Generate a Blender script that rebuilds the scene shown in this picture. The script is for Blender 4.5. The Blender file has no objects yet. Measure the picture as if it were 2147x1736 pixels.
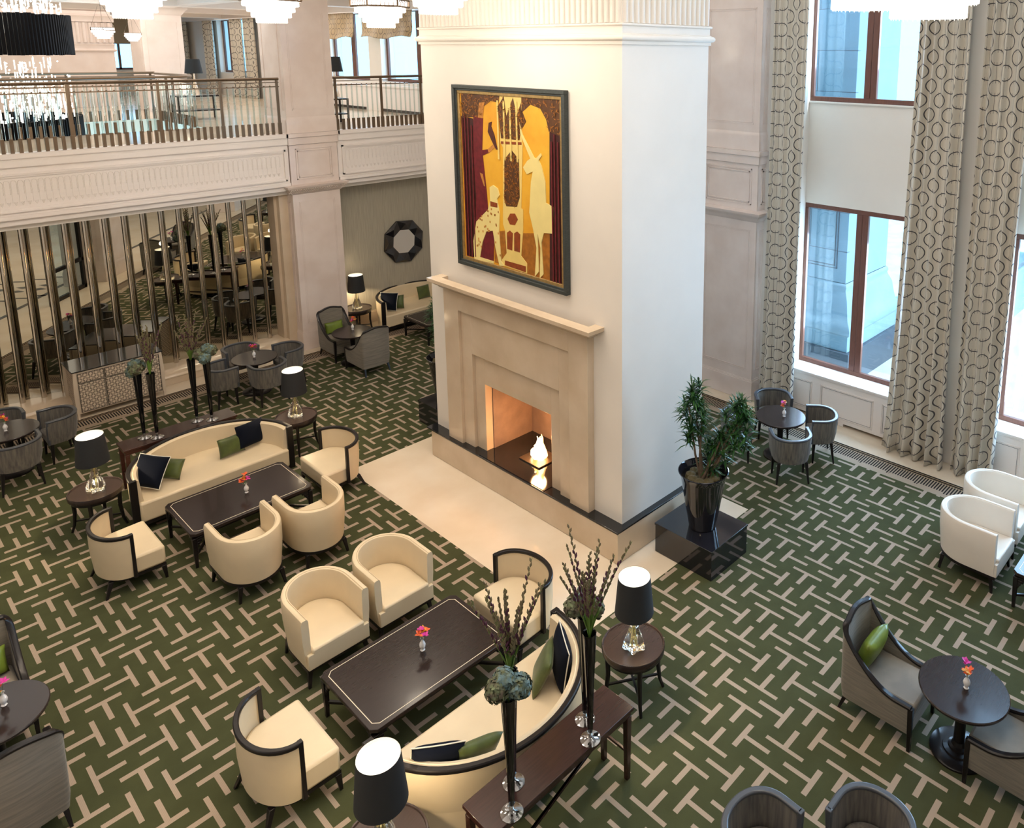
import bpy, math, random
from mathutils import Vector, Matrix
random.seed(7)
PI = math.pi
S = bpy.context.scene
COL = S.collection
# ------------------------------------------------------------------ camera
W_, H_ = 2147, 1736
FPX, CX, CY = 1628.79, 1369.845, 409.894
def cam_rows(yaw, pitch, roll):
    ca, sa, cb, sb, cc, sc = math.cos(yaw), math.sin(yaw), math.cos(pitch), math.sin(pitch), math.cos(roll), math.sin(roll)
    f = Vector((ca*cb, sa*cb, -sb)); r = Vector((sa, -ca, 0)); d = f.cross(r)
    return cc*r + sc*d, -sc*r + cc*d, f
r_, d_, f_ = cam_rows(math.radians(41.02798), math.radians(10.49479), math.radians(-0.43217))
cam = bpy.data.cameras.new('camera'); camo = bpy.data.objects.new('camera', cam); COL.objects.link(camo)
M3 = Matrix((r_, -d_, -f_)).transposed()
camo.matrix_world = Matrix.Translation((0, 0, 6.8)) @ M3.to_4x4()
cam.sensor_width = 36; cam.lens = 36*FPX/W_
cam.shift_x = (W_/2 - CX)/W_; cam.shift_y = (CY - H_/2)/W_
cam.clip_start = .1; cam.clip_end = 300
S.camera = camo
# ------------------------------------------------------------------ world, exposure, large lights
S.view_settings.view_transform = 'Standard'; S.view_settings.look = 'None'
S.view_settings.gamma = 1; S.view_settings.use_curve_mapping = False
S.view_settings.exposure = -0.05
wd = bpy.data.worlds.new('world'); S.world = wd; wd.use_nodes = True
bg = wd.node_tree.nodes['Background']; bg.inputs[0].default_value = (.29, .68, 1, 1); bg.inputs[1].default_value = 4.5
def light(name, kind, loc, power, col, size=None, sy=None, rot=(0, 0, 0), **k):
    l = bpy.data.lights.new(name, kind); o = bpy.data.objects.new(name, l); COL.objects.link(o)
    o.location = loc; o.rotation_euler = rot; l.energy = power; l.color = col
    if kind == 'AREA':
        l.size = size
        if sy: l.shape = 'RECTANGLE'; l.size_y = sy
    elif size: l.shadow_soft_size = size
    for a, b in k.items(): setattr(l, a, b)
    return o
WARM = (1, .80, .58); NEUT = (1, .90, .80); DAY = (.64, .78, 1)
# added soft fill under the hall ceiling, standing in for cove light
light('ceiling_fill_light', 'AREA', (3.0, 5.5, 9.4), 360, NEUT, 8, 9)
light('ceiling_fill_light', 'AREA', (9.8, 9.5, 9.4), 110, NEUT, 3.5, 9)
light('gallery_fill_light', 'AREA', (6, 18.6, 7.9), 130, NEUT, 10, 2.2)  # fill panels added below the gallery ceiling to brighten the upper floor
light('gallery_fill_light', 'AREA', (8, 27, 7.9), 420, NEUT, 8, 12)
light('lobby_light', 'AREA', (-4.5, 8, 5.5), 260, NEUT, 5, 9)
# daylight at the window openings
for (y0, y1, z0, z1, p) in ((5.2, 7.1, .95, 3.9, 330), (5.2, 7.1, 5.95, 9.0, 280), (.8, 3.4, .95, 3.9, 380), (.8, 3.4, 5.95, 9.0, 320)):
    light('window_daylight', 'AREA', (12.98, (y0+y1)/2, (z0+z1)/2), p, DAY, y1-y0, z1-z0, rot=(0, PI/2, 0)).data.shape = 'RECTANGLE'
for (y0, y1) in ((19.5, 21.4), (22.5, 24.6)):
    light('window_daylight', 'AREA', (12.98, (y0+y1)/2, 6.8), 60, DAY, 1.8, 1.8, rot=(0, PI/2, 0))
sun = light('sun', 'SUN', (20, -10, 20), 9, (1, .97, .92), rot=Vector((-.12, .80, -.58)).to_track_quat('-Z', 'Y').to_euler(), angle=.01)
# recessed ceiling spots that wash the chimney breast and the hearth
for x, y in ((4.6, 7.6), (4.6, 9.9)):
    light('ceiling_spot', 'SPOT', (x, y, 9.3), 430, WARM, .12, rot=(0, math.atan2(2.4, 4.5), 0), spot_size=1.0, spot_blend=.8)
for x, y in ((5.9, 6.8), (5.9, 8.8), (5.9, 10.8), (2.2, 4.5), (2.2, 8.9), (.6, 13.5)):
    light('ceiling_spot', 'SPOT', (x, y, 9.3), 330, WARM, .12, spot_size=.75, spot_blend=.9)
# ------------------------------------------------------------------ materials
def mat(name, base, rough=.5, metal=0, spec=.5, noise=0, nscale=6, ncol=None, bump=0, bscale=60, coat=0, emit=None, es=0, trans=0, ior=1.45, stretch=None, sheen=0, detail=4):
    m = bpy.data.materials.new(name); m.use_nodes = True
    nt = m.node_tree; b = nt.nodes['Principled BSDF']
    b.inputs['Base Color'].default_value = (*base, 1); b.inputs['Roughness'].default_value = rough
    b.inputs['Metallic'].default_value = metal; b.inputs['Specular IOR Level'].default_value = spec
    b.inputs['Coat Weight'].default_value = coat; b.inputs['Coat Roughness'].default_value = .06
    b.inputs['Transmission Weight'].default_value = trans; b.inputs['IOR'].default_value = ior
    b.inputs['Sheen Weight'].default_value = sheen
    if emit: b.inputs['Emission Color'].default_value = (*emit, 1); b.inputs['Emission Strength'].default_value = es
    tc = None
    def coord(sc):
        nonlocal tc
        if tc is None: tc = nt.nodes.new('ShaderNodeTexCoord')
        mp = nt.nodes.new('ShaderNodeMapping'); nt.links.new(tc.outputs['Object'], mp.inputs[0])
        if stretch: mp.inputs['Scale'].default_value = stretch
        return mp.outputs[0]
    if noise:
        n = nt.nodes.new('ShaderNodeTexNoise'); n.inputs['Scale'].default_value = nscale; n.inputs['Detail'].default_value = detail
        nt.links.new(coord(1), n.inputs['Vector'])
        r = nt.nodes.new('ShaderNodeValToRGB'); r.color_ramp.elements[0].position = .35; r.color_ramp.elements[1].position = .68
        c2 = ncol or tuple(c*(1-noise) for c in base)
        r.color_ramp.elements[0].color = (*c2, 1); r.color_ramp.elements[1].color = (*base, 1)
        nt.links.new(n.outputs[0], r.inputs[0]); nt.links.new(r.outputs[0], b.inputs['Base Color'])
    if bump:
        n = nt.nodes.new('ShaderNodeTexNoise'); n.inputs['Scale'].default_value = bscale; n.inputs['Detail'].default_value = 3
        nt.links.new(coord(1), n.inputs['Vector'])
        bp = nt.nodes.new('ShaderNodeBump'); bp.inputs['Strength'].default_value = bump; bp.inputs['Distance'].default_value = .01
        nt.links.new(n.outputs[0], bp.inputs['Height']); nt.links.new(bp.outputs[0], b.inputs['Normal'])
    return m
M = {}
M['leather'] = mat('cream_leather', (.74, .61, .41), .42, noise=.07, nscale=3, bump=.06, bscale=14)
M['leather_w'] = mat('white_leather', (.80, .73, .64), .40, noise=.05, nscale=3, bump=.05, bscale=14)
M['ebony'] = mat('ebony_wood', (.010, .008, .008), .30, spec=.35, coat=.08)
M['mahog'] = mat('dark_mahogany', (.036, .013, .010), .22, spec=.4, noise=.22, nscale=5, stretch=(1, 12, 12), coat=.15)
M['tabletop'] = mat('dark_stained_top', (.026, .017, .015), .22, spec=.4, noise=.15, nscale=5, stretch=(1.5, 14, 14), coat=.1)
M['inlay'] = mat('cream_inlay', (.75, .66, .5), .4)
M['inlay_wood'] = mat('pale_lacquer_wood', (.60, .50, .38), .4)
M['graywood'] = mat('charcoal_wood', (.055, .060, .070), .34, coat=.25)
M['weave'] = mat('grey_woven_fabric', (.17, .15, .12), .8, noise=.55, nscale=34, stretch=(1, 1, .10), sheen=.2, ncol=(.085, .078, .07))
M['weave_h'] = mat('grey_ribbed_fabric', (.24, .21, .165), .8, noise=.5, nscale=30, stretch=(.12, .12, 1.6), sheen=.2, ncol=(.17, .15, .12))
M['navy'] = mat('navy_velvet', (.005, .007, .014), .9, spec=.1, sheen=.03)
M['green'] = mat('olive_green_silk', (.085, .115, .022), .42, noise=.35, nscale=9, sheen=.2)
M['greensat'] = mat('lime_green_satin', (.17, .24, .03), .32, noise=.3, nscale=7)
M['white'] = mat('white_piping', (.75, .72, .62), .6)
M['blackgloss'] = mat('black_gloss_glaze', (.010, .010, .014), .06, coat=.6)
M['slat'] = mat('black_acrylic_slats', (.004, .004, .005), .5, spec=.12)
M['vase'] = mat('black_glass', (.003, .003, .004), .06, spec=.4, coat=.3)
M['crystal'] = mat('clear_glass', (1, 1, 1), .0, trans=1, ior=1.45)
M['amber'] = mat('pale_amber_glass', (1, .985, .90), .0, trans=1, ior=1.5)
M['ceramic'] = mat('white_porcelain', (.82, .80, .78), .25, noise=.12, nscale=60, coat=.4)
M['shade'] = mat('black_lamp_fabric', (.018, .020, .022), .75)
M['shade_in'] = mat('white_shade_lining', (.85, .82, .74), .7)
M['diffuser'] = mat('lit_diffuser', (.55, .58, .58), .6, emit=(.95, 1, .98), es=.52)
M['marble'] = mat('cream_marble', (.66, .54, .40), .14, noise=.14, nscale=1.7, detail=8, ncol=(.56, .44, .31))
M['marble_f'] = mat('pale_marble_floor', (.74, .65, .52), .12, noise=.1, nscale=1.2, detail=8, ncol=(.67, .56, .42))
M['marble_p'] = mat('rose_beige_marble', (.80, .70, .645), .16, noise=.13, nscale=2.2, detail=8, ncol=(.73, .62, .56))
M['plaster'] = mat('ivory_plaster', (.79, .74, .67), .55, noise=.03, nscale=2)
M['paint_w'] = mat('white_paint', (.85, .79, .75), .45)
M['blackstone'] = mat('black_granite', (.012, .013, .015), .10, noise=.3, nscale=40, coat=.4)
M['firebrick'] = mat('brown_firebox_stone', (.30, .20, .15), .6, noise=.25, nscale=5)
M['bronze'] = mat('bronze_metal', (.17, .12, .08), .35, metal=.8)
M['chrome'] = mat('polished_chrome', (.62, .58, .52), .06, metal=1)
M['mirror'] = mat('mirror_glass', (.56, .54, .46), .0, metal=1)
M['silver'] = mat('clear_mirror', (.85, .86, .88), .0, metal=1)
M['brownframe'] = mat('mahogany_window_frame', (.165, .065, .042), .4, noise=.2, nscale=6, stretch=(6, 6, 1))
M['goldframe'] = mat('antique_gold', (.50, .33, .13), .38, metal=.6, noise=.3, nscale=20)
M['slate'] = mat('slate_blue_frame', (.055, .065, .062), .5, noise=.5, nscale=30, stretch=(1, 1, 8))
M['chand'] = mat('lit_crystal', (1, 1, 1), .3, emit=(1, .93, .84), es=5.0)
M['chand_dim'] = mat('crystal_tips', (.9, .88, .82), .2, emit=(1, .9, .75), es=1.1)
M['moss'] = mat('moss', (.07, .055, .015), .9, noise=.6, nscale=25, bump=.8, bscale=50, ncol=(.11, .09, .05))
M['trunk'] = mat('grey_brown_bark', (.16, .11, .07), .8, noise=.4, nscale=20)
M['leaf'] = mat('dracaena_leaf', (.035, .115, .02), .3, noise=.5, nscale=5, ncol=(.012, .05, .014))
M['stem'] = mat('green_stem', (.12, .22, .035), .5)
M['bud'] = mat('olive_bud', (.16, .13, .07), .6)
M['budp'] = mat('purple_bud', (.075, .018, .045), .6)
M['hyd_b'] = mat('blue_hydrangea', (.12, .22, .26), .7, noise=.6, nscale=22, ncol=(.13, .14, .06))
M['hyd_g'] = mat('green_hydrangea', (.16, .20, .10), .7, noise=.6, nscale=22, ncol=(.09, .07, .05))
M['petal_m'] = mat('magenta_petal', (.55, .03, .28), .5)
M['petal_o'] = mat('orange_petal', (.75, .12, .03), .5)
M['petal_y'] = mat('amber_petal', (.72, .30, .02), .5)
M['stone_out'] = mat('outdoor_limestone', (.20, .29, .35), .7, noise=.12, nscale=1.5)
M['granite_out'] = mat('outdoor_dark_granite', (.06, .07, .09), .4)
M['pave'] = mat('pavement', (.55, .55, .52), .8, noise=.2, nscale=2)
M['ceil'] = mat('ceiling_paint', (.72, .62, .54), .6)
M['wallpaper'] = mat('silvery_wallpaper', (.46, .42, .33), .5, noise=.25, nscale=16, stretch=(6, 6, .12))
M['cable'] = mat('steel_cable', (.1, .08, .06), .4, metal=.8)

def nodes_mat(name):
    m = bpy.data.materials.new(name); m.use_nodes = True
    return m, m.node_tree, m.node_tree.nodes['Principled BSDF']
class NB:   # tiny node builder
    def __init__(s, nt): s.nt = nt
    def m(s, op, a, b=None, c=None):
        n = s.nt.nodes.new('ShaderNodeMath'); n.operation = op
        for i, v in enumerate((a, b, c)):
            if v is None: continue
            if isinstance(v, (int, float)): n.inputs[i].default_value = v
            else: s.nt.links.new(v, n.inputs[i])
        return n.outputs[0]
    def mix(s, f, a, b):
        n = s.nt.nodes.new('ShaderNodeMix'); n.data_type = 'RGBA'
        for i, v in ((0, f), (6, a), (7, b)):
            if isinstance(v, tuple): n.inputs[i].default_value = (*v, 1)
            elif isinstance(v, (int, float)): n.inputs[i].default_value = v
            else: s.nt.links.new(v, n.inputs[i])
        return n.outputs[2]
    def noise(s, vec, sc, det=3):
        n = s.nt.nodes.new('ShaderNodeTexNoise'); n.inputs['Scale'].default_value = sc; n.inputs['Detail'].default_value = det
        s.nt.links.new(vec, n.inputs['Vector']); return n.outputs[0]
# carpet: world metres, T-shaped bars on a centred lattice, comb border
m, nt, b = nodes_mat('green_tee_carpet'); nb = NB(nt)
tc = nt.nodes.new('ShaderNodeTexCoord'); sp = nt.nodes.new('ShaderNodeSeparateXYZ'); nt.links.new(tc.outputs['Object'], sp.inputs[0])
X, Y = sp.outputs[0], sp.outputs[1]
PX, PY, LX, LY = .923, 1.176, 1.865, 9.19
_cx, _cy = {}, {}
def ax_(c): 
    c = round(c, 4)
    if c not in _cx: _cx[c] = nb.m('ABSOLUTE', nb.m('WRAP', nb.m('SUBTRACT', X, c), PX/2, -PX/2))
    return _cx[c]
def ay_(c):
    c = round(c, 4)
    if c not in _cy: _cy[c] = nb.m('ABSOLUTE', nb.m('WRAP', nb.m('SUBTRACT', Y, c), PY/2, -PY/2))
    return _cy[c]
HB = .022
rects = []
for ox, oy in ((0, 0), (PX/2, PY/2)):
    for (x, y, ty) in ((0, 0, 'B-'), (.300, .005, 'B+'), (.155, .400, 'A-'), (.155, -.388, 'A+')):
        x += LX+ox; y += LY+oy
        if ty == 'B-': rects += [(x, y, HB, .210), (x-.128, y, .128, .028)]
        if ty == 'B+': rects += [(x, y, HB, .210), (x+.128, y, .128, .028)]
        if ty == 'A-': rects += [(x, y, .162, .028), (x, y-.155, .024, .155)]
        if ty == 'A+': rects += [(x, y, .162, .028), (x, y+.155, .024, .155)]
acc = None
for (x, y, hx, hy) in rects:
    t = nb.m('MULTIPLY', nb.m('LESS_THAN', ax_(x), hx), nb.m('LESS_THAN', ay_(y), hy))
    acc = t if acc is None else nb.m('MAXIMUM', acc, t)
n1 = nb.noise(tc.outputs['Object'], 3.0, 5); n2 = nb.noise(tc.outputs['Object'], 160, 2)
gcol = nb.mix(n1, (.040, .045, .019), (.080, .088, .038)); gcol = nb.mix(nb.m('MULTIPLY', n2, .5), gcol, (.040, .048, .022))
rib = nb.m('GREATER_THAN', nb.m('WRAP', X, .011, 0), .0062)
lcol = nb.mix(nb.m('MULTIPLY', rib, .25), (.37, .295, .23), (.24, .185, .135))
dx = nb.m('SUBTRACT', 11.82, X); dy = nb.m('SUBTRACT', 16.81, Y); dw = nb.m('SUBTRACT', X, .12)
d = nb.m('MINIMUM', nb.m('MINIMUM', dx, dy), dw)
isy = nb.m('LESS_THAN', dy, nb.m('MINIMUM', dx, dw))
al = nb.m('ADD', nb.m('MULTIPLY', isy, X), nb.m('MULTIPLY', nb.m('SUBTRACT', 1, isy), Y))
field = nb.mix(acc, gcol, lcol)
tooth = nb.m('GREATER_THAN', nb.m('WRAP', al, .043, 0), .021)
grp = nb.m('LESS_THAN', nb.m('ABSOLUTE', nb.m('WRAP', al, .24, -.24)), .035)
reach = nb.m('ADD', .345, nb.m('MULTIPLY', grp, .045))
comb = nb.m('MULTIPLY', tooth, nb.m('LESS_THAN', d, reach))
combcol = nb.mix(comb, (.34, .27, .20), (.016, .015, .014))
band = nb.m('LESS_THAN', d, .49)
c1 = nb.mix(band, field, combcol)
e1 = nb.mix(nb.m('GREATER_THAN', nb.m('WRAP', d, .055, 0), .036), (.013, .012, .012), (.33, .24, .15))
c2 = nb.mix(nb.m('LESS_THAN', d, .11), c1, e1)
nt.links.new(c2, b.inputs['Base Color']); b.inputs['Roughness'].default_value = .95; b.inputs['Specular IOR Level'].default_value = .15
bp = nt.nodes.new('ShaderNodeBump'); bp.inputs['Strength'].default_value = .35; bp.inputs['Distance'].default_value = .004
nt.links.new(n2, bp.inputs['Height']); nt.links.new(bp.outputs[0], b.inputs['Normal'])
M['carpet'] = m
# curtain fabric: uv in metres along the cloth; rings and pin stripes
def ringmat(name, base, dark, px, pz, r, gloss=.38):
    m, nt, b = nodes_mat(name); nb = NB(nt)
    tc = nt.nodes.new('ShaderNodeTexCoord'); sp = nt.nodes.new('ShaderNodeSeparateXYZ'); nt.links.new(tc.outputs['UV'], sp.inputs[0])
    U, V = sp.outputs[0], sp.outputs[1]
    acc = None
    for ou, ov in ((0, 0), (px/2, pz/2)):
        a = nb.m('WRAP', nb.m('ADD', U, ou), px/2, -px/2); c = nb.m('WRAP', nb.m('ADD', V, ov), pz/2, -pz/2)
        dd = nb.m('SQRT', nb.m('ADD', nb.m('MULTIPLY', a, a), nb.m('MULTIPLY', c, c)))
        ring = nb.m('LESS_THAN', nb.m('ABSOLUTE', nb.m('SUBTRACT', dd, r)), .0072)
        t1 = nb.m('LESS_THAN', nb.m('ABSOLUTE', a), .0028); out = nb.m('GREATER_THAN', dd, r*.62)
        s2 = nb.m('MULTIPLY', t1, out)
        t2 = nb.m('MULTIPLY', nb.m('LESS_THAN', nb.m('ABSOLUTE', nb.m('SUBTRACT', nb.m('ABSOLUTE', a), r*.42)), .0022), nb.m('LESS_THAN', nb.m('ABSOLUTE', nb.m('SUBTRACT', dd, r*.95)), r*.25))
        t = nb.m('MAXIMUM', ring, nb.m('MAXIMUM', s2, t2))
        acc = t if acc is None else nb.m('MAXIMUM', acc, t)
    c = nb.mix(acc, base, dark)
    nt.links.new(c, b.inputs['Base Color']); b.inputs['Roughness'].default_value = gloss; b.inputs['Sheen Weight'].default_value = .2
    return m
M['curtain'] = ringmat('silver_ring_curtain', (.62, .57, .48), (.030, .030, .036), .42, .45, .115)
M['blind'] = ringmat('gold_ring_blind', (.42, .30, .16), (.09, .06, .035), .36, .30, .085)
# cabinet lattice: interlocking crosses outlined in brown
m, nt, b = nodes_mat('lattice_panel'); nb = NB(nt)
tc = nt.nodes.new('ShaderNodeTexCoord'); sp = nt.nodes.new('ShaderNodeSeparateXYZ'); nt.links.new(tc.outputs['Object'], sp.inputs[0])
U = nb.m('ADD', sp.outputs[0], nb.m('MULTIPLY', sp.outputs[1], 1.0)); V = sp.outputs[2]
acc = None
g = .088
for ou, ov in ((0, 0), (g/2, g/2)):
    a = nb.m('ABSOLUTE', nb.m('WRAP', nb.m('ADD', U, ou), g/2, -g/2)); c = nb.m('ABSOLUTE', nb.m('WRAP', nb.m('ADD', V, ov), g/2, -g/2))
    A_, B_ = .031, .013
    d1 = nb.m('MAXIMUM', nb.m('SUBTRACT', a, A_), nb.m('SUBTRACT', c, B_)); d2 = nb.m('MAXIMUM', nb.m('SUBTRACT', a, B_), nb.m('SUBTRACT', c, A_))
    t = nb.m('LESS_THAN', nb.m('ABSOLUTE', nb.m('MINIMUM', d1, d2)), .0034)
    acc = t if acc is None else nb.m('MAXIMUM', acc, t)
nt.links.new(nb.mix(acc, (.66, .55, .42), (.05, .03, .02)), b.inputs['Base Color']); b.inputs['Roughness'].default_value = .45
M['lattice'] = m
# window glass that lets daylight pass
m, nt, b = nodes_mat('window_glass'); nt.nodes.remove(b)
tr = nt.nodes.new('ShaderNodeBsdfTransparent'); tr.inputs[0].default_value = (.86, .95, 1, 1)
gl = nt.nodes.new('ShaderNodeBsdfGlossy'); gl.inputs['Roughness'].default_value = .0
mx = nt.nodes.new('ShaderNodeMixShader'); mx.inputs[0].default_value = .06
nt.links.new(tr.outputs[0], mx.inputs[1]); nt.links.new(gl.outputs[0], mx.inputs[2]); nt.links.new(mx.outputs[0], nt.nodes['Material Output'].inputs[0])
M['glass'] = m
m, nt, b = nodes_mat('glass_rod'); nt.nodes.remove(b)
tr = nt.nodes.new('ShaderNodeBsdfTransparent'); tr.inputs[0].default_value = (.86, .93, .92, 1)
gl = nt.nodes.new('ShaderNodeBsdfGlossy'); gl.inputs['Roughness'].default_value = .03
fr = nt.nodes.new('ShaderNodeLayerWeight'); fr.inputs[0].default_value = .62
mx = nt.nodes.new('ShaderNodeMixShader'); nt.links.new(fr.outputs['Facing'], mx.inputs[0])
nt.links.new(tr.outputs[0], mx.inputs[1]); nt.links.new(gl.outputs[0], mx.inputs[2]); nt.links.new(mx.outputs[0], nt.nodes['Material Output'].inputs[0])
M['rod'] = m
m, nt, b = nodes_mat('painted_gold_ground'); nb = NB(nt)
tc = nt.nodes.new('ShaderNodeTexCoord'); n1 = nb.noise(tc.outputs['Object'], 7, 5); n2 = nb.noise(tc.outputs['Object'], 1.1, 2)
nt.links.new(nb.mix(n2, nb.mix(n1, (.55, .17, .004), (.74, .32, .006)), nb.mix(n1, (.80, .45, .02), (.86, .56, .06))), b.inputs['Base Color']); b.inputs['Roughness'].default_value = .5
M['p_bg'] = m
for k, c in dict(ground=(.42, .15, .015), dark=(.06, .012, .010), fol=(.12, .045, .012), robe=(.17, .012, .018), skin=(.62, .26, .05), hawk=(.09, .02, .012), cream=(.80, .66, .26), pale=(.78, .58, .18), red=(.30, .06, .01)).items():
    M['p_'+k] = mat('painted_'+k, c, .5, noise=.06 if k in ('cream', 'pale') else .35, nscale=5 if k in ('cream', 'pale') else 14)
# ------------------------------------------------------------------ mesh helpers
class MB:
    def __init__(s): s.v = []; s.f = []; s.uv = None
    def add(s, vs, fs):
        o = len(s.v); s.v += [tuple(v) for v in vs]; s.f += [tuple(i+o for i in f) for f in fs]; return s
    def box(s, x0, x1, y0, y1, z0, z1):
        return s.add([(x0, y0, z0), (x1, y0, z0), (x1, y1, z0), (x0, y1, z0), (x0, y0, z1), (x1, y0, z1), (x1, y1, z1), (x0, y1, z1)],
                     [(0, 3, 2, 1), (4, 5, 6, 7), (0, 1, 5, 4), (1, 2, 6, 5), (2, 3, 7, 6), (3, 0, 4, 7)])
    def hexa(s, b, t, z0, z1):   # tapered box: b,t = (x0,x1,y0,y1)
        return s.add([(b[0], b[2], z0), (b[1], b[2], z0), (b[1], b[3], z0), (b[0], b[3], z0), (t[0], t[2], z1), (t[1], t[2], z1), (t[1], t[3], z1), (t[0], t[3], z1)],
                     [(0, 3, 2, 1), (4, 5, 6, 7), (0, 1, 5, 4), (1, 2, 6, 5), (2, 3, 7, 6), (3, 0, 4, 7)])
    def leg(s, x, y, z0, z1, r0, r1, dx=0, dy=0):
        return s.hexa((x+dx-r0, x+dx+r0, y+dy-r0, y+dy+r0), (x-r1, x+r1, y-r1, y+r1), z0, z1)
    def prism(s, P, z0, z1):
        n = len(P)
        return s.add([(x, y, z0) for x, y in P]+[(x, y, z1) for x, y in P], [tuple(range(n))[::-1], tuple(range(n, 2*n))]+[(i, (i+1) % n, n+(i+1) % n, n+i) for i in range(n)])
    def lathe(s, prof, n=24, c=(0, 0), mod=None, caps=True):
        vs = []; k = len(prof)
        for r, z in prof:
            for i in range(n):
                a = 2*PI*i/n; q = r*(mod(a, z) if mod else 1); vs.append((c[0]+q*math.cos(a), c[1]+q*math.sin(a), z))
        fs = [(j*n+i, j*n+(i+1) % n, (j+1)*n+(i+1) % n, (j+1)*n+i) for j in range(k-1) for i in range(n)]
        if caps: fs += [tuple(range(n))[::-1], tuple(range((k-1)*n, k*n))]
        return s.add(vs, fs)
    def tube(s, P, r, n=6, closed=False):
        P = [Vector(p) for p in P]; m = len(P); R = r if isinstance(r, (list, tuple)) else [r]*m; vs = []
        up = None
        for i, p in enumerate(P):
            a = P[(i-1) % m] if (closed or i > 0) else p; b = P[(i+1) % m] if (closed or i < m-1) else p
            t = (b-a).normalized()
            if up is None: up = Vector((0, 0, 1)) if abs(t.z) < .9 else Vector((1, 0, 0))
            u = (up - up.dot(t)*t).normalized(); w = t.cross(u); up = u
            for j in range(n):
                g = 2*PI*j/n; vs.append(p+(u*math.cos(g)+w*math.sin(g))*R[i])
        fs = [(i*n+j, i*n+(j+1) % n, ((i+1) % m)*n+(j+1) % n, ((i+1) % m)*n+j) for i in range(m if closed else m-1) for j in range(n)]
        if not closed: fs += [tuple(range(n))[::-1], tuple(range((m-1)*n, m*n))]
        return s.add(vs, fs)
    def bar(s, a, b, w, h=None):   # rectangular bar
        a, b = Vector(a), Vector(b); h = h or w; t = (b-a).normalized(); up = Vector((0, 0, 1)) if abs(t.z) < .95 else Vector((1, 0, 0))
        u = t.cross(up).normalized()*w/2; v = u.cross(t).normalized()*h/2
        return s.add([a-u-v, a+u-v, a+u+v, a-u+v, b-u-v, b+u-v, b+u+v, b-u+v], [(0, 3, 2, 1), (4, 5, 6, 7), (0, 1, 5, 4), (1, 2, 6, 5), (2, 3, 7, 6), (3, 0, 4, 7)])
    def sweep(s, path, sec, caps=True):
        # path: [(x,y)], sec: list (off,z) or function(i,p)->list ; offset positive = outward (right of travel)
        n = len(path); vs = []; k = None
        for i, p in enumerate(path):
            a = path[max(i-1, 0)]; b = path[min(i+1, n-1)]; t = Vector((b[0]-a[0], b[1]-a[1])).normalized(); N = (t.y, -t.x)
            q = sec(i, p) if callable(sec) else sec; k = len(q)
            for o, z in q: vs.append((p[0]+N[0]*o, p[1]+N[1]*o, z))
        fs = [(i*k+j, (i+1)*k+j, (i+1)*k+(j+1) % k, i*k+(j+1) % k) for i in range(n-1) for j in range(k)]
        if caps: fs += [tuple(range(k)), tuple(range((n-1)*k, n*k))[::-1]]
        return s.add(vs, fs)
    def build(s, name, m, parent=None, smooth=True, bevel=0, loc=None, rot=None):
        me = bpy.data.meshes.new(name); me.from_pydata(s.v, [], s.f); me.update()
        bm_fix(me)
        me.materials.append(M[m] if isinstance(m, str) else m)
        if smooth:
            me.shade_smooth(); me.set_sharp_from_angle(angle=math.radians(38))
        o = bpy.data.objects.new(name, me); COL.objects.link(o)
        if bevel:
            b = o.modifiers.new('bevel', 'BEVEL'); b.width = bevel; b.segments = 2; b.limit_method = 'ANGLE'; b.angle_limit = math.radians(50)
        if parent: o.parent = parent
        if loc: o.location = loc
        if rot: o.rotation_euler = rot
        return o
import bmesh
def bm_fix(me):
    bm = bmesh.new(); bm.from_mesh(me); bmesh.ops.recalc_face_normals(bm, faces=bm.faces); bm.to_mesh(me); bm.free()
def tag(o, label, cat, group=None, kind=None):
    if label: o['label'] = label
    if cat: o['category'] = cat
    if group: o['group'] = group
    if kind: o['kind'] = kind
    return o
def thing(name, label, cat, group=None):
    o = bpy.data.objects.new(name, None); COL.objects.link(o); o.empty_display_size = .2
    return tag(o, label, cat, group)
def place(o, x, y, z=0, rz=0):
    o.location = (x, y, z); o.rotation_euler = (0, 0, rz); return o
def dup(root, label, x, y, z=0, rz=0, group=None):
    def cp(o, par):
        c = o.copy(); COL.objects.link(c); c.parent = par
        for ch in o.children: cp(ch, c)
        return c
    r = cp(root, None); r['label'] = label
    if group: r['group'] = group
    return place(r, x, y, z, rz)
def struct(o): o['kind'] = 'structure'; return o
def upath(w, f, b, s=0.0, n=22, m=1.0):
    """U path from right front round the back to left front; s = y where straight sides end; b = back reach"""
    P = [(w, f)] if f > s+1e-4 else []
    if f - s > .2: P.append((w, (f+s)/2))
    for i in range(n+1):
        a = PI*i/n; c, q = math.cos(a), math.sin(a)
        P.append((w*math.copysign(abs(c)**m, c), s-(s+b)*abs(q)**m))
    if f - s > .2: P.append((-w, (f+s)/2))
    if f > s+1e-4: P.append((-w, f))
    return P[::-1]     # so that positive offset is outward
def offs(P, o):
    out = []; n = len(P)
    for i, p in enumerate(P):
        a = P[max(i-1, 0)]; b = P[min(i+1, n-1)]; t = Vector((b[0]-a[0], b[1]-a[1])).normalized()
        out.append((p[0]+t.y*o, p[1]-t.x*o))
    return out
# check orientation: travelling from left front to right front round the back; right of travel must point outward
_p = upath(1, 1, 1); _q = offs(_p, .1); SGN = 1 if min(y for x, y in _q) < -1.05 else -1
if SGN < 0:
    _up = upath
    def upath(*a, **k): return _up(*a, **k)[::-1]
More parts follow.
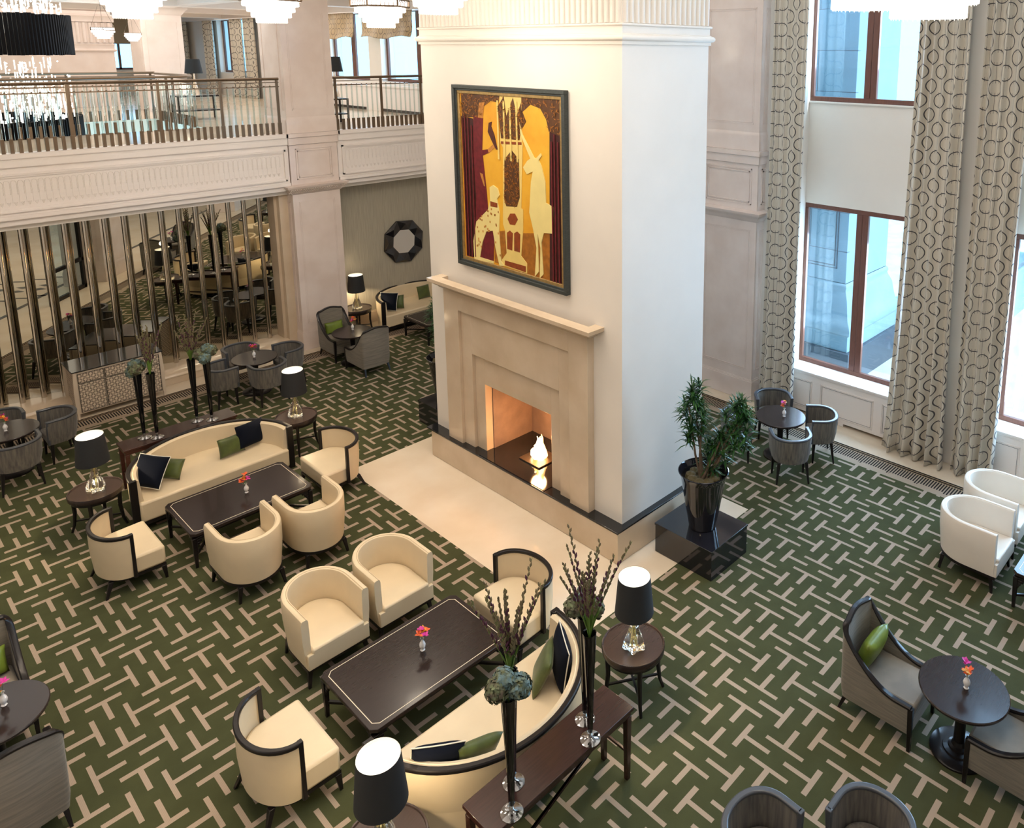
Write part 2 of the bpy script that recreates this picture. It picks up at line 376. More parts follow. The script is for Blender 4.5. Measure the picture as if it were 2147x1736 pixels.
# ------------------------------------------------------------------ seating
def four_legs(t, pts, h, m='ebony', r0=.015, r1=.026, sp=.03):
    for x, y in pts: MB().leg(x, y, 0, h, r0, r1, sp*(1 if x > 0 else -1), sp*(1 if y > 0 else -1)).build('leg', m, t, bevel=.004)
def tub_armchair(leather='leather'):
    t = thing('tub_armchair', '', 'armchair'); w, f, b = .385, .40, .43
    P = upath(w, f, b, .02)
    sec = [(-.035, .235), (-.004, .55), (0, .79), (-.010, .822), (-.022, .83), (-.060, .83), (-.072, .822), (-.080, .79), (-.088, .44), (-.088, .235)]
    MB().sweep(P, sec).build('backrest', leather, t)
    Q = offs(P, -.034); Q = [(Q[0][0], f+.035)]+Q+[(Q[-1][0], f+.035)]
    mb = MB().prism(Q, .235, .415); mb.build('seat_rail', leather, t, bevel=.008)
    Q = offs(P, -.086); Q = [(Q[0][0], f+.036)]+Q+[(Q[-1][0], f+.036)]
    MB().prism(Q, .385, .465).build('seat_cushion', leather, t, bevel=.022)
    MB().tube([(x, y, .8315) for x, y in offs(P, -.058)], .0028, 4).build('piping', 'inlay' if leather == 'leather_w' else 'p_ground_dim', t)
    Q = offs(P, -.030); Q = [(Q[0][0], f+.02)]+Q+[(Q[-1][0], f+.02)]
    MB().prism(Q, .198, .236).build('base_frame', 'ebony', t)
    four_legs(t, ((.31, .36), (-.31, .36), (.25, -.28), (-.25, -.28)), .205)
    return t
def half_chair():
    t = thing('open_side_chair', '', 'chair'); w, b = .46, .345; P = upath(w, 0, b, 0)
    MB().sweep(P, [(-.030, .215), (-.006, .50), (-.006, .765), (-.036, .765), (-.036, .50), (-.060, .215)]).build('backrest', 'leather', t)
    rim = MB().sweep(P, [(0, .762), (.002, .795), (-.008, .803), (-.040, .803), (-.050, .795), (-.048, .762)])
    for sx in (1, -1): rim.box(sx*(w-.05) if sx > 0 else -w, w if sx > 0 else -(w-.05), -.012, .030, .20, .803)
    rim.build('back_frame', 'ebony', t, bevel=.006)
    Q = offs(P, -.05); fx = w-.035
    S_ = [(-fx, .365)]+[q for q in (Q if Q[0][0] < 0 else Q[::-1])]+[(fx, .365)]
    MB().prism(S_, .215, .462).build('seat', 'leather', t, bevel=.034)
    S2 = [(x*.985, y*.985) for x, y in S_]
    MB().prism(S2, .18, .217).build('base_frame', 'ebony', t)
    for x, y, a, c in ((.40, .33, .01, .02), (-.40, .33, -.01, .02), (.28, -.22, .06, -.08), (-.28, -.22, -.06, -.08)):
        MB().leg(x, y, 0, .185, .015, .028, a, c).build('leg', 'ebony', t, bevel=.004)
    return t
def curved_sofa():
    t = thing('curved_sofa', '', 'sofa'); w, b = 1.14, 1.06; P = upath(w, 0, b, 0, n=40)
    MB().sweep(P, [(-.07, .13), (-.012, .45), (-.006, .755), (-.035, .755), (-.035, .45), (-.09, .13)]).build('back_panel', 'leather', t)
    MB().sweep(P, [(-.03, .13), (-.036, .765), (-.085, .785), (-.125, .765), (-.16, .40), (-.16, .13)]).build('backrest', 'leather', t)
    rim = MB().sweep(P, [(0, .755), (.004, .79), (-.008, .80), (-.048, .80), (-.056, .79), (-.05, .755)])
    for sx in (1, -1):
        x0, x1 = (w-.09, w+.004) if sx > 0 else (-w-.004, -w+.09)
        rim.add([(x0+.05*(sx < 0)*0, -.01, .08), (x1, -.01, .08), (x1, .035, .08), (x0, .035, .08), (x0, -.01, .80), (x1, -.01, .80), (x1, .045, .80), (x0, .045, .80)],
                [(0, 3, 2, 1), (4, 5, 6, 7), (0, 1, 5, 4), (1, 2, 6, 5), (2, 3, 7, 6), (3, 0, 4, 7)])
    rim.build('back_frame', 'ebony', t, bevel=.006)
    Q = offs(P, -.09); Q = Q if Q[0][0] < 0 else Q[::-1]
    S_ = [(-w+.09, .07)]+Q+[(w-.09, .07)]
    MB().prism(S_, .14, .44).build('seat', 'leather', t, bevel=.03)
    MB().prism([(x*.98, y*.97) for x, y in S_], .10, .142).build('base_frame', 'ebony', t)
    for x, y in ((1.0, .02), (-1.0, .02), (.62, -.62), (-.62, -.62), (0, -.9), (0, .02)): MB().leg(x, y, 0, .105, .02, .03).build('leg', 'ebony', t)
    return t
def grey_tub():
    t = thing('barrel_chair', '', 'chair'); w, f, b = .335, .16, .31; P = upath(w, f, b, .0, m=.92)
    MB().sweep(P, [(-.050, .355), (-.018, .50), (-.004, .752), (-.046, .752), (-.055, .50), (-.06, .355)]).build('backrest', 'weave', t)
    rim = MB().sweep(P, [(-.002, .748), (.003, .772), (-.006, .784), (-.050, .784), (-.060, .772), (-.052, .748)])
    for sx in (1, -1):
        x0, x1 = (w-.058, w) if sx > 0 else (-w, -w+.058)
        rim.hexa((x0+.035*(sx < 0), x1-.035*(sx > 0), f-.02, f+.018), (x0, x1, f-.02, f+.018), .36, .784)
    rim.build('arm_rail', 'graywood', t, bevel=.006)
    Q = offs(P, -.058); Q = Q if Q[0][0] < 0 else Q[::-1]
    Q = [(-w+.075, f+.02)]+Q+[(w-.075, f+.02)]
    MB().prism([(x*.93, y*.93) for x, y in Q], .345, .475).build('seat', 'weave', t, bevel=.02)
    for x, y, a, c in ((.25, .12, .01, .01), (-.25, .12, -.01, .01), (.22, -.17, .04, -.05), (-.22, -.17, -.04, -.05)):
        MB().leg(x, y, 0, .36, .013, .026, a, c).build('leg', 'ebony', t, bevel=.004)
    return t
def wing_chair():
    t = thing('lounge_chair', '', 'chair'); w, b, f = .33, .40, .38
    def zt(y):
        u = (y+b)/(f+b); return .485+.50*max(0, 1-u*1.25)**1.9 + .015
    P = []
    n = 10
    ys = [f-(f+b-.12)*i/14 for i in range(15)]
    R_ = [(w, y) for y in ys]+[(w-.12+.12*max(0,math.cos(a))**.6, -b+.12-.12*math.sin(a)**.6) for a in [PI/2*i/6 for i in range(1, 7)]]
    R_ += [((w-.12)*(1-2*i/8), -b-.02*math.sin(PI*i/8)) for i in range(1, 8)]
    L_ = [(-x, y) for x, y in R_[:21]][::-1]
    P = R_+L_
    if offs(P, .1)[len(P)//2][1] > -b: P = P[::-1]
    def sec(i, p):
        z = zt(p[1])+(.02*(1-(p[0]/w)**2) if p[1] < -b+.05 else 0)
        return [(-.03, .17), (-.012, .30), (-.004, z-.025), (-.052, z-.025), (-.058, .30), (-.06, .17)]
    MB().sweep(P, sec).build('upholstered_shell', 'weave_h', t)
    def sec2(i, p):
        z = zt(p[1])+(.02*(1-(p[0]/w)**2) if p[1] < -b+.05 else 0)
        return [(.004, z-.028), (.006, z-.008), (-.008, z+.004), (-.046, z+.004), (-.058, z-.008), (-.056, z-.028)]
    MB().sweep(P, sec2).build('arm_rail', 'ebony', t, bevel=.004)
    MB().box(-w+.062, w-.062, -b+.06, f+.01, .19, .40).build('seat_frame', 'weave_h', t, bevel=.015)
    MB().box(-w+.066, w-.066, -b+.08, f+.02, .39, .475).build('seat_cushion', 'weave_h', t, bevel=.03)
    for sx in (1, -1): MB().hexa((sx*(w-.022)-.016, sx*(w-.022)+.016, f-.015, f+.02), (sx*(w-.028)-.026, sx*(w-.028)+.026, f-.03, f+.022), 0, .485).build('leg', 'ebony', t, bevel=.004)
    for sx in (1, -1): MB().leg(sx*.26, -.32, 0, .19, .014, .024, sx*.02, -.07).build('leg', 'ebony', t, bevel=.004)
    return t
def cushion(name, label, a, b, th, m, piping=None, group=None):
    """flat in local XZ, thickness along Y"""
    n = 14; mb = MB(); vs = []
    for side in (1, -1):
        for i in range(n+1):
            for j in range(n+1):
                u, v = 2*i/n-1, 2*j/n-1
                k = 1-.07*(1-abs(v)**2)*0-.0
                x = a/2*u*(1-.05*(1-v*v)); z = b/2*v*(1-.05*(1-u*u))
                h = th/2*((1-u**4)*(1-v**4))**.55
                vs.append((x, side*h, z))
    N = (n+1)**2; fs = []
    for s_ in (0, 1):
        for i in range(n):
            for j in range(n):
                q = [s_*N+i*(n+1)+j, s_*N+(i+1)*(n+1)+j, s_*N+(i+1)*(n+1)+j+1, s_*N+i*(n+1)+j+1]; fs.append(tuple(q))
    mb.add(vs, fs)
    root = mb.build(name, m)
    tag(root, label, 'cushion', group)
    me = root.data; bm = bmesh.new(); bm.from_mesh(me); bmesh.ops.remove_doubles(bm, verts=bm.verts, dist=1e-4); bmesh.ops.recalc_face_normals(bm, faces=bm.faces); bm.to_mesh(me); bm.free()
    me.shade_smooth()
    if piping:
        E = []
        for u, v in [(-1+2*i/n, -1) for i in range(n)]+[(1, -1+2*i/n) for i in range(n)]+[(1-2*i/n, 1) for i in range(n)]+[(-1, 1-2*i/n) for i in range(n)]:
            E.append((a/2*u*(1-.05*(1-v*v)), 0, b/2*v*(1-.05*(1-u*u))))
        MB().tube(E, .006, 6, closed=True).build('piping', piping, root)
    return root
# ------------------------------------------------------------------ tables
def coffee_table():
    t = thing('coffee_table', '', 'table'); a, b, c = .815, .53, .055
    O = [(-a+c, -b), (a-c, -b), (a, -b+c), (a, b-c), (a-c, b), (-a+c, b), (-a, b-c), (-a, -b+c)]
    MB().prism(O, .458, .50).build('tabletop', 'tabletop', t, bevel=.005)
    MB().prism([(x*.965, y*.95) for x, y in O], .425, .46).build('apron', 'ebony', t)
    k = .055; I = [(x*(1-k/a), y*(1-k/b)) for x, y in O]
    mb = MB()
    for i in range(8):
        p, q = I[i], I[(i+1) % 8]; mb.bar((p[0], p[1], .5002), (q[0], q[1], .5002), .007, .002)
    mb.build('inlay_line', 'inlay', t)
    for sx in (1, -1):
        for sy in (1, -1):
            m_ = MB(); X_, Y_ = sx*(a-.04), sy*(b-.04)
            m_.leg(X_, Y_, 0, .43, .018, .030)
            for i in range(4):
                z = .43-.035*i; r = .09*(1-i/4)**1.5
                m_.box(min(X_, X_-sx*(.03+r)), max(X_, X_-sx*(.03+r)), Y_-.018, Y_+.018, z-.035, z)
                m_.box(X_-.018, X_+.018, min(Y_, Y_-sy*(.03+r)), max(Y_, Y_-sy*(.03+r)), z-.035, z)
            m_.build('leg', 'ebony', t, bevel=.004)
    m_ = MB()
    for sx in (1, -1):
        for sy in (1, -1): m_.bar((sx*(a-.05), sy*(b-.05), .17), (sx*.42, sy*.03, .17), .03, .03)
    m_.bar((-.44, 0, .17), (.44, 0, .17), .05, .03)
    m_.build('stretcher', 'ebony', t, bevel=.003)
    return t
def console_table():
    t = thing('console_table', '', 'table'); a, b = .815, .20
    MB().box(-a, a, -b, b, .745, .78).build('tabletop', 'mahog', t, bevel=.005)
    MB().box(-a+.02, a-.02, -b+.02, b-.02, .685, .747).build('apron', 'mahog', t, bevel=.003)
    for sx in (1, -1):
        for sy in (1, -1):
            x, y = sx*(a-.045), sy*(b-.045)
            MB().leg(x, y, 0, .69, .022, .030).build('leg', 'mahog', t, bevel=.004)
    m_ = MB()
    for sy in (1, -1): m_.bar((sy*(a-.06), sy*(b-.05), .30), (-sy*(a-.06), -sy*(b-.05), .30), .028, .028)
    for sx in (1, -1): m_.bar((sx*(a-.045), -(b-.05), .30), (sx*(a-.045), b-.05, .30), .025, .025)
    m_.build('stretcher', 'mahog', t, bevel=.003)
    return t
def side_table(r=.335):
    t = thing('side_table', '', 'table')
    MB().lathe([(r-.03, .545), (r, .55), (r+.004, .60), (r-.004, .615), (r-.016, .612), (r-.02, .598), (0, .598)], 40).build('tabletop', 'tabletop', t)
    MB().lathe([(r-.03, .50), (r-.025, .55)], 40).build('apron', 'ebony', t)
    for i in range(4):
        a = PI/4+PI/2*i+.2; c, s_ = math.cos(a), math.sin(a); q = r-.05
        MB().tube([(c*q, s_*q, .55), (c*(q-.01), s_*(q-.01), .30), (c*(q+.01), s_*(q+.01), .12), (c*(q+.05), s_*(q+.05), 0)], [.030, .026, .021, .017], 6).build('leg', 'ebony', t)
    m_ = MB()
    for a in (PI/4+.2, 3*PI/4+.2): m_.bar((math.cos(a)*(r-.06), math.sin(a)*(r-.06), .17), (-math.cos(a)*(r-.06), -math.sin(a)*(r-.06), .17), .022, .018)
    m_.build('stretcher', 'ebony', t)
    return t
def bistro_table(r=.42):
    t = thing('pedestal_table', '', 'table')
    MB().lathe([(r-.05, .675), (r-.008, .685), (r, .70), (r, .712), (r-.008, .72), (0, .72)], 48).build('tabletop', 'tabletop', t)
    MB().lathe([(.055, .12), (.05, .40), (.058, .62), (.16, .68)], 20).build('pedestal', 'ebony', t)
    MB().lathe([(.27, 0), (.27, .018), (.255, .028), (.15, .034), (.145, .05), (.10, .056), (.095, .075), (.07, .085), (.055, .125)], 36).build('foot', 'ebony', t)
    return t
def table_lamp():
    t = thing('table_lamp', '', 'lamp')
    def mod(a, z):
        k = max(0, 1-z/.30); return 1+.22*k*math.cos(5*a)+.05*k*math.cos(10*a)
    MB().lathe([(.078, 0), (.098, .012), (.102, .06), (.088, .13), (.064, .20), (.046, .27), (.034, .34), (.030, .40), (.032, .43)], 40, mod=mod).build('glass_base', 'amber', t)
    MB().lathe([(.02, .05), (.016, .12), (.010, .2), (.006, .30), (.005, .40)], 12).build('glass_core', 'petal_y_dim', t)
    MB().tube([(0, 0, .40), (0, 0, .60)], .008, 8).build('stem', 'bronze', t)
    o = MB().lathe([(.205, .43), (.168, .84)], 48, caps=False).build('shade', 'shade', t)
    i = MB().lathe([(.202, .431), (.1655, .839)], 48, caps=False).build('shade_lining', 'shade_in', t)
    MB().lathe([(.1655, .80), (0, .80)], 40, caps=False).build('diffuser', 'diffuser', t)
    MB().lathe([(.0, .52), (.03, .54), (.035, .57), (.0, .61)], 12, caps=False).build('bulb', 'diffuser', t)
    return t
def lamp_light(x, y, z, p=40):
    light('lamp_glow', 'POINT', (x, y, z+.50), p, (1, .78, .50), .03)
    light('lamp_glow', 'POINT', (x, y, z+1.0), p*.06, (1, .78, .50), .05)
def trumpet_vase():
    t = thing('trumpet_vase', '', 'vase')
    MB().lathe([(.088, 0), (.092, .006), (.05, .014), (.018, .03), (.014, .06), (.022, .085)], 28).build('glass_foot', 'rod', t)
    fl = lambda a, z: 1+.05*math.cos(10*a)
    MB().lathe([(.018, .078), (.024, .10), (.034, .5), (.058, 1.06), (.060, 1.075), (.050, 1.07), (.02, .95)], 40, mod=fl).build('black_cone', 'vase', t)
    return t
def bouquet(seed):
    R = random.Random(seed); t = thing('gladiolus_bouquet', '', 'flowers')
    for k in range(15):
        a = R.uniform(0, 2*PI); s_ = R.uniform(.05, .37) if k else .03; h = R.uniform(.62, .98)
        P = []
        for i in range(7):
            u = i/6; q = s_*(u**1.3); P.append(Vector((math.cos(a)*q+R.uniform(-.004, .004), math.sin(a)*q, -.06+h*u)))
        o = MB().tube(P, [.006, .006, .005, .0045, .004, .003, .002], 5)
        g = o.build('stem', 'stem', t)
        bd = MB(); bp_ = MB()
        for i in range(18):
            u = .34+.66*i/18; j = min(int(u*6), 5); p = P[j].lerp(P[j+1], u*6-j); sd = 1 if i % 2 else -1
            L = .066*(1.15-u*.6); out = Vector((-math.sin(a)*sd, math.cos(a)*sd, 0)).lerp(Vector((math.cos(a), math.sin(a), 0)), R.uniform(-.2, .5))*.45+Vector((0, 0, 1))
            out.normalize(); tgt = bp_ if (R.random() < .34 and u < .85) else bd
            tgt.tube([p, p+out*L*.5, p+out*L], [.006, .0155*(1.15-u*.5), .003], 5)
        bd.build('buds', 'bud', g)['kind'] = 'stuff'
        if bp_.v: bp_.build('dark_buds', 'budp', g)['kind'] = 'stuff'
    lf = MB()
    for k in range(9):
        a = R.uniform(0, 2*PI); h = R.uniform(.22, .42); q = R.uniform(.05, .13); w_ = .011
        b0 = Vector((0, 0, -.05)); b1 = Vector((math.cos(a)*q*.5, math.sin(a)*q*.5, h*.6)); b2 = Vector((math.cos(a)*q, math.sin(a)*q, h)); sd = Vector((-math.sin(a), math.cos(a), 0))*w_
        lf.add([b0-sd, b0+sd, b1+sd*1.2, b1-sd*1.2, b2], [(0, 1, 2, 3), (3, 2, 4)])
    lf.build('leaves', 'stem', t)
    return t
def hydrangea(seed):
    R = random.Random(seed); t = thing('hydrangea_bunch', '', 'flowers')
    for k, (dx, dy, dz) in enumerate(((-.085, -.02, .07), (.07, .05, .09), (.0, -.07, .01), (.03, .0, .13))):
        m_ = MB(); rr = .088
        for i in range(240):
            z = 1-2*(i+.5)/240; q = math.sqrt(1-z*z); a = i*2.39996; n = Vector((q*math.cos(a), q*math.sin(a), z)); c = n*rr*R.uniform(.86, 1.12)+Vector((dx, dy, dz))
            u = n.orthogonal().normalized(); u.rotate(Matrix.Rotation(R.uniform(0, 3), 3, n)); n = (n+u*R.uniform(-.9, .9)).normalized(); u = n.orthogonal().normalized(); v = n.cross(u); s_ = .021
            m_.add([c+u*s_, c+v*s_, c-u*s_, c-v*s_, c+n*.004], [(0, 1, 4), (1, 2, 4), (2, 3, 4), (3, 0, 4)])
        m_.lathe([(.0, dz-rr*.8), (rr*.65, dz-rr*.4), (rr*.78, dz), (rr*.65, dz+rr*.4), (0, dz+rr*.8)], 12, c=(dx, dy), caps=False)
        m_.build('flower_head', 'hyd_g' if k in (1, ) or (seed % 2 and k == 0) else 'hyd_b', t)
    MB().tube([(0, 0, -.08), (0, 0, .05)], .01, 6).build('stem', 'stem', t)
    return t
def posy(seed):
    """small bud vase with a few orchid heads: vase and flowers are two things"""
    R = random.Random(seed)
    v = MB().lathe([(.022, 0), (.026, .006), (.016, .018), (.030, .045), (.034, .07), (.026, .095), (.012, .115), (.012, .135), (.019, .145), (.014, .143), (.008, .12)], 24).build('bud_vase', 'ceramic')
    f = thing('orchid_posy', '', 'flowers')
    for k in range(6):
        a = R.uniform(0, 2*PI); q = R.uniform(.015, .065); h = .04+R.uniform(.01, .10); c = Vector((math.cos(a)*q, math.sin(a)*q, h)); m_ = MB()
        for i in range(6):
            b_ = 2*PI*i/6+R.uniform(0, .5); el = R.uniform(-.2, .9); d_ = Vector((math.cos(b_)*math.cos(el), math.sin(b_)*math.cos(el), math.sin(el))); s_ = d_.cross(Vector((0, 0, 1)))
            s_ = s_.normalized() if s_.length > .1 else Vector((1, 0, 0)); L = R.uniform(.038, .056)
            m_.add([c, c+d_*L*.5+s_*.019, c+d_*L, c+d_*L*.5-s_*.019, c+d_*L*.55+Vector((0, 0, .006))], [(0, 1, 4), (1, 2, 4), (2, 3, 4), (3, 0, 4)])
        m_.build('blossom', ('petal_m', 'petal_o', 'petal_m', 'petal_o', 'petal_y', 'petal_o')[k] if seed % 3 else ('petal_o', 'petal_m', 'petal_y', 'petal_m', 'petal_o', 'petal_m')[k], f)
        MB().tube([(0, 0, -.03), c], .0018, 4).build('stem', 'stem', f)
    return v, f
M['p_ground_dim'] = mat('tan_piping', (.50, .38, .22), .5)
M['petal_y_dim'] = mat('amber_core', (.98, .88, .45), .0, trans=.9, ior=1.3)
# ------------------------------------------------------------------ the room
def st(name, mb, m, bevel=0, smooth=True, parent=None): 
    o = mb.build(name, m, parent, smooth=smooth, bevel=bevel)
    if not parent: struct(o)
    return o
XR = 12.40; YG = 17.08; ZG = 4.98
st('floor', MB().box(-9, 12.9, -4, 18.2, -.10, -.004), 'marble_f')
hx0, hx1, hy0, hy1 = 5.58, 9.04, 5.91, 11.43
cp = MB()
for b in ((.12, hx0, -3, 16.81), (hx1, 11.82, -3, 16.81), (hx0, hx1, -3, hy0), (hx0, hx1, hy1, 16.81)): cp.box(b[0], b[1], b[2], b[3], -.0039, .0)
o = st('floor_carpet', cp, 'carpet', smooth=False)
# dark diamond inlay in the lobby floor
m_ = MB()
for i in range(9):
    for j in (0, 1):
        cx_, cy_ = -2.2-.55*i, 9.7-.14*i*0+(j*.42-.2); q = .24
        m_.prism([(cx_-q, cy_), (cx_, cy_-q*.55), (cx_+q, cy_), (cx_, cy_+q*.55)], -.004, -.001)
m_.box(-8.8, -1.6, 8.85, 8.95, -.004, -.001); m_.box(-8.8, -1.6, 10.5, 10.6, -.004, -.001); m_.box(-1.75, -1.62, -2, 16, -.004, -.001)
st('floor_inlay', m_, 'blackstone', smooth=False)
st('ceiling', MB().box(-9, 12.9, -4, 17.3, 9.6, 9.8), 'ceil')
st('wall_front', MB().box(-9, 12.9, -4.2, -4, 0, 9.8), 'plaster')
st('wall_left', MB().box(-9.2, -9, -4, 38, 0, 9.8), 'plaster')
# chimney breast
X0c, X1c, Y0c, Y1c = 6.97, 8.70, 6.584, 10.94
OY0, OY1, OZ = 7.99, 9.55, 1.61          # firebox opening
cb = MB()
cb.box(X0c, X1c, Y0c, OY0-.01, .47, 6.90); cb.box(X0c, X1c, OY1+.01, Y1c, .47, 6.90); cb.box(X0c, X1c, OY0-.01, OY1+.01, OZ+.01, 6.90); cb.box(X0c+.95, X1c, OY0-.01, OY1+.01, .47, OZ+.01)
st('wall_chimney', cb, 'plaster')
st('wall_chimney_base', MB().box(6.785, 8.80, 6.49, 10.86, 0, .442), 'marble', bevel=.004)
sl = MB(); sl.box(6.779, 8.83, 6.487, 11.0, .442, .470)
st('trim_1', sl, 'blackstone', bevel=.006)
# cornice and fluted frieze
def ring(mb, prof, x0, x1, y0, y1):
    n = len(prof); vs = []
    for (sx, sy, px, py) in ((-1, -1, x0, y0), (1, -1, x1, y0), (1, 1, x1, y1), (-1, 1, x0, y1)):
        for o, z in prof: vs.append((px+sx*o, py+sy*o, z))
    fs = [(c*n+j, ((c+1) % 4)*n+j, ((c+1) % 4)*n+(j+1) % n, c*n+(j+1) % n) for c in range(4) for j in range(n)]
    return mb.add(vs, fs)
def torus_prof(c, z, r, k=7): return [(c+r*math.cos(a), z+r*math.sin(a)) for a in [(-PI/2+PI*i/(k-1)) for i in range(k)]]
prof = [(0, 6.885), (.025, 6.885), (.025, 6.925)]+torus_prof(.03, 6.965, .038)+[(.03, 7.01), (.012, 7.02), (.012, 7.105)]+torus_prof(.02, 7.125, .018, 5)+[(.0, 7.145)]
st('trim_2', ring(MB(), prof, X0c, X1c, Y0c, Y1c), 'plaster')
def fluted(mb, x0, x1, y0, y1, z0, z1, sp=.098, r=.032):
    for (a, b, fx, fy, nx, ny) in ((y0, y1, x0, None, -1, 0), (y0, y1, x1, None, 1, 0), (x0, x1, None, y0, 0, -1), (x0, x1, None, y1, 0, 1)):
        n = int((b-a)/sp); s_ = (b-a)/n
        for i in range(n):
            c = a+s_*(i+.5); vs = []; k = 6
            for z in (z0, z1):
                for j in range(k+1):
                    g = PI*j/k; u = c+r*math.cos(g); w = r*math.sin(g)
                    vs.append((fx+nx*w, u, z) if fx is not None else (u, fy+ny*w, z))
            mb.add(vs, [(j, j+1, k+2+j, k+1+j) for j in range(k)])
    return mb
f = MB(); f.box(X0c, X1c, Y0c, Y1c, 7.12, 9.6); fluted(f, X0c, X1c, Y0c, Y1c, 7.145, 9.6)
st('wall_chimney_fluted_frieze', f, 'plaster')
# fireplace
fp = thing('fireplace', 'stepped cream marble fireplace with black hearth set into the white chimney breast', 'fireplace')
def frame_u(mb, xf, xb, yo0, yo1, zo, yi0, yi1, zi):
    mb.box(xf, xb, yo0, yi0, .47, zo); mb.box(xf, xb, yi1, yo1, .47, zo); mb.box(xf, xb, yi0, yi1, zi, zo)
s_ = MB(); frame_u(s_, 6.849, X0c, 7.11, 10.43, 3.05, 7.49, 10.05, 2.745)
frame_u(s_, 6.903, X0c, 7.49, 10.05, 2.745, 7.75, 9.79, 2.07); frame_u(s_, 6.957, 7.09, 7.75, 9.79, 2.07, OY0, OY1, OZ)
s_.build('surround', 'marble', fp, bevel=.003)
mt = MB()
mp = [(0, 3.04), (.03, 3.05), (.05, 3.075), (.085, 3.095), (.10, 3.12), (.15, 3.135), (.165, 3.15), (.17, 3.205), (0, 3.205)]
vs = []
for (px, py, sx, sy) in ((X0c, 7.08, 0, -1), (6.849, 7.08, -1, -1), (6.849, 10.46, -1, 1), (X0c, 10.46, 0, 1)):
    for o, z in mp: vs.append((px+sx*o, py+sy*o, z))
k = len(mp); mt.add(vs, [(c*k+j, (c+1)*k+j, (c+1)*k+(j+1) % k, c*k+(j+1) % k) for c in range(3) for j in range(k)]+[tuple(range(k)), tuple(range(3*k, 4*k))])
mt.build('mantel_shelf', 'marble', fp)
fb = MB(); fb.box(7.09, 7.90, OY0, OY0+.02, .472, OZ-.02); fb.box(7.09, 7.90, OY1-.02, OY1, .472, OZ-.02); fb.box(7.88, 7.91, OY0, OY1, .472, OZ-.02); fb.box(7.09, 7.90, OY0, OY1, OZ-.02, OZ-.001)
fb.build('firebox', 'firebrick', fp)
MB().box(6.80, 7.90, OY0, OY1, .471, .478).build('hearth_slab', 'blackstone', fp)
MB().box(7.14, 7.58, 8.50, 8.98, .478, .50).build('burner_plate', 'bronze', fp, bevel=.004)
fl = thing('fire', 'bright orange gas flames burning on the square burner plate', 'fire'); place(fl, 7.36, 8.74, .50)
mf = mat('flame', (1, .6, .2), .5, emit=(1, .50, .16), es=9.0); mf2 = mat('flame_core', (1, .9, .6), .5, emit=(1, .80, .50), es=14.0)
R = random.Random(3)
for i in range(13):
    a = 2*PI*i/6; q = (.07 if i < 6 else .035) if i else 0; h = R.uniform(.14, .26) if i < 6 else R.uniform(.26, .40); w = R.uniform(.05, .075); c = Vector((math.cos(a)*q, math.sin(a)*q, 0))
    pts = [c+Vector((R.uniform(-.02, .02)*u*2, R.uniform(-.02, .02)*u*2, h*u)) for u in (0, .2, .45, .7, .9, 1)]
    MB().tube(pts, [w*.7, w, w*.8, w*.45, w*.2, .002], 8).build('flame', mf2 if i % 2 == 0 else mf, fl)
light('fire_glow', 'POINT', (7.30, 8.70, .85), 45, (1, .48, .18), .12)
# ------------------------------------------------------------------ pilasters
def pier(side, x0, x1, y0, y1, zt, m='marble_p', cap=False, faces='F'):
    """marble pier with base mouldings, inset panels and ledges; returns MB"""
    mb = MB(); mb.box(x0, x1, y0, y1, 0, zt)
    for o, a, b in ((.020, 0, .40), (.012, .40, .425), (.006, .425, .445)): mb.box(x0-o, x1+o, y0-o, y1+o, a, b)
    return mb
def panel_frames(mb, plane, val, a0, a1, z0, z1, w=.012, d=.006, sgn=-1):
    """thin raised line frame lying on plane x=val or y=val"""
    for (p0, p1, q0, q1) in ((a0, a1, z0, z0+w), (a0, a1, z1-w, z1), (a0, a0+w, z0, z1), (a1-w, a1, z0, z1)):
        lo, hi = sorted((val, val+sgn*d))
        if plane == 'x': mb.box(lo, hi, p0, p1, q0, q1)
        else: mb.box(p0, p1, lo, hi, q0, q1)
def moulded(mb, x0, x1, y0, y1, prof): return ring(mb, prof, x0, x1, y0, y1)
def big_pier(n, x0, x1, y0, y1, zt, rope=False, front='y'):
    mb = pier('', x0, x1, y0, y1, zt)
    moulded(mb, x0, x1, y0, y1, [(0, 3.62), (.03, 3.64), (.045, 3.68), (.08, 3.72), (.13, 3.76), (.15, 3.78), (.16, 3.82), (0, 3.84)])
    moulded(mb, x0, x1, y0, y1, [(0, 4.72), (.03, 4.73), (.03, 4.88), (.06, 4.89), (.06, 4.975), (0, 4.98)])
    moulded(mb, x0, x1, y0, y1, [(0, 4.98), (.02, 4.98), (.02, 5.26), (.008, 5.30), (0, 5.33)])
    for val, pl, sg, a0, a1 in ((y0, 'y', -1, x0, x1), (x0, 'x', -1, y0, y1), (y1, 'y', 1, x0, x1)):
        if a1-a0 > .5:
            for k in (0, .03): panel_frames(mb, pl, val, a0+.13+k, a1-.13-k, .62+k, 3.45-k, sgn=sg)
            for k in (0, .045): panel_frames(mb, pl, val, a0+.13+k, a1-.13-k, 3.95+k, 4.64-k, w=.02, d=.014, sgn=sg)
            panel_frames(mb, pl, val, a0+.13, a1-.13, 5.48, min(zt-.3, 7.6), sgn=sg); panel_frames(mb, pl, val, a0+.16, a1-.16, 5.51, min(zt-.33, 7.57), sgn=sg)
    o = st(n, mb, 'marble_p')
    if rope:
        r_m = MB(); k = int((x1-x0+.2)/.04)
        for i in range(k):
            x = x0-.10+(x1-x0+.2)*(i+.5)/k; r_m.tube([(x-.014, y0-.05, 3.665), (x+.010, y0-.085, 3.70), (x+.022, y0-.12, 3.745)], .012, 6)
        r_m.build('rope_moulding', 'marble_p', o)
    return o
big_pier('wall_back_pilaster', 7.49, 8.58, YG, YG+1.09, 9.6, rope=True)
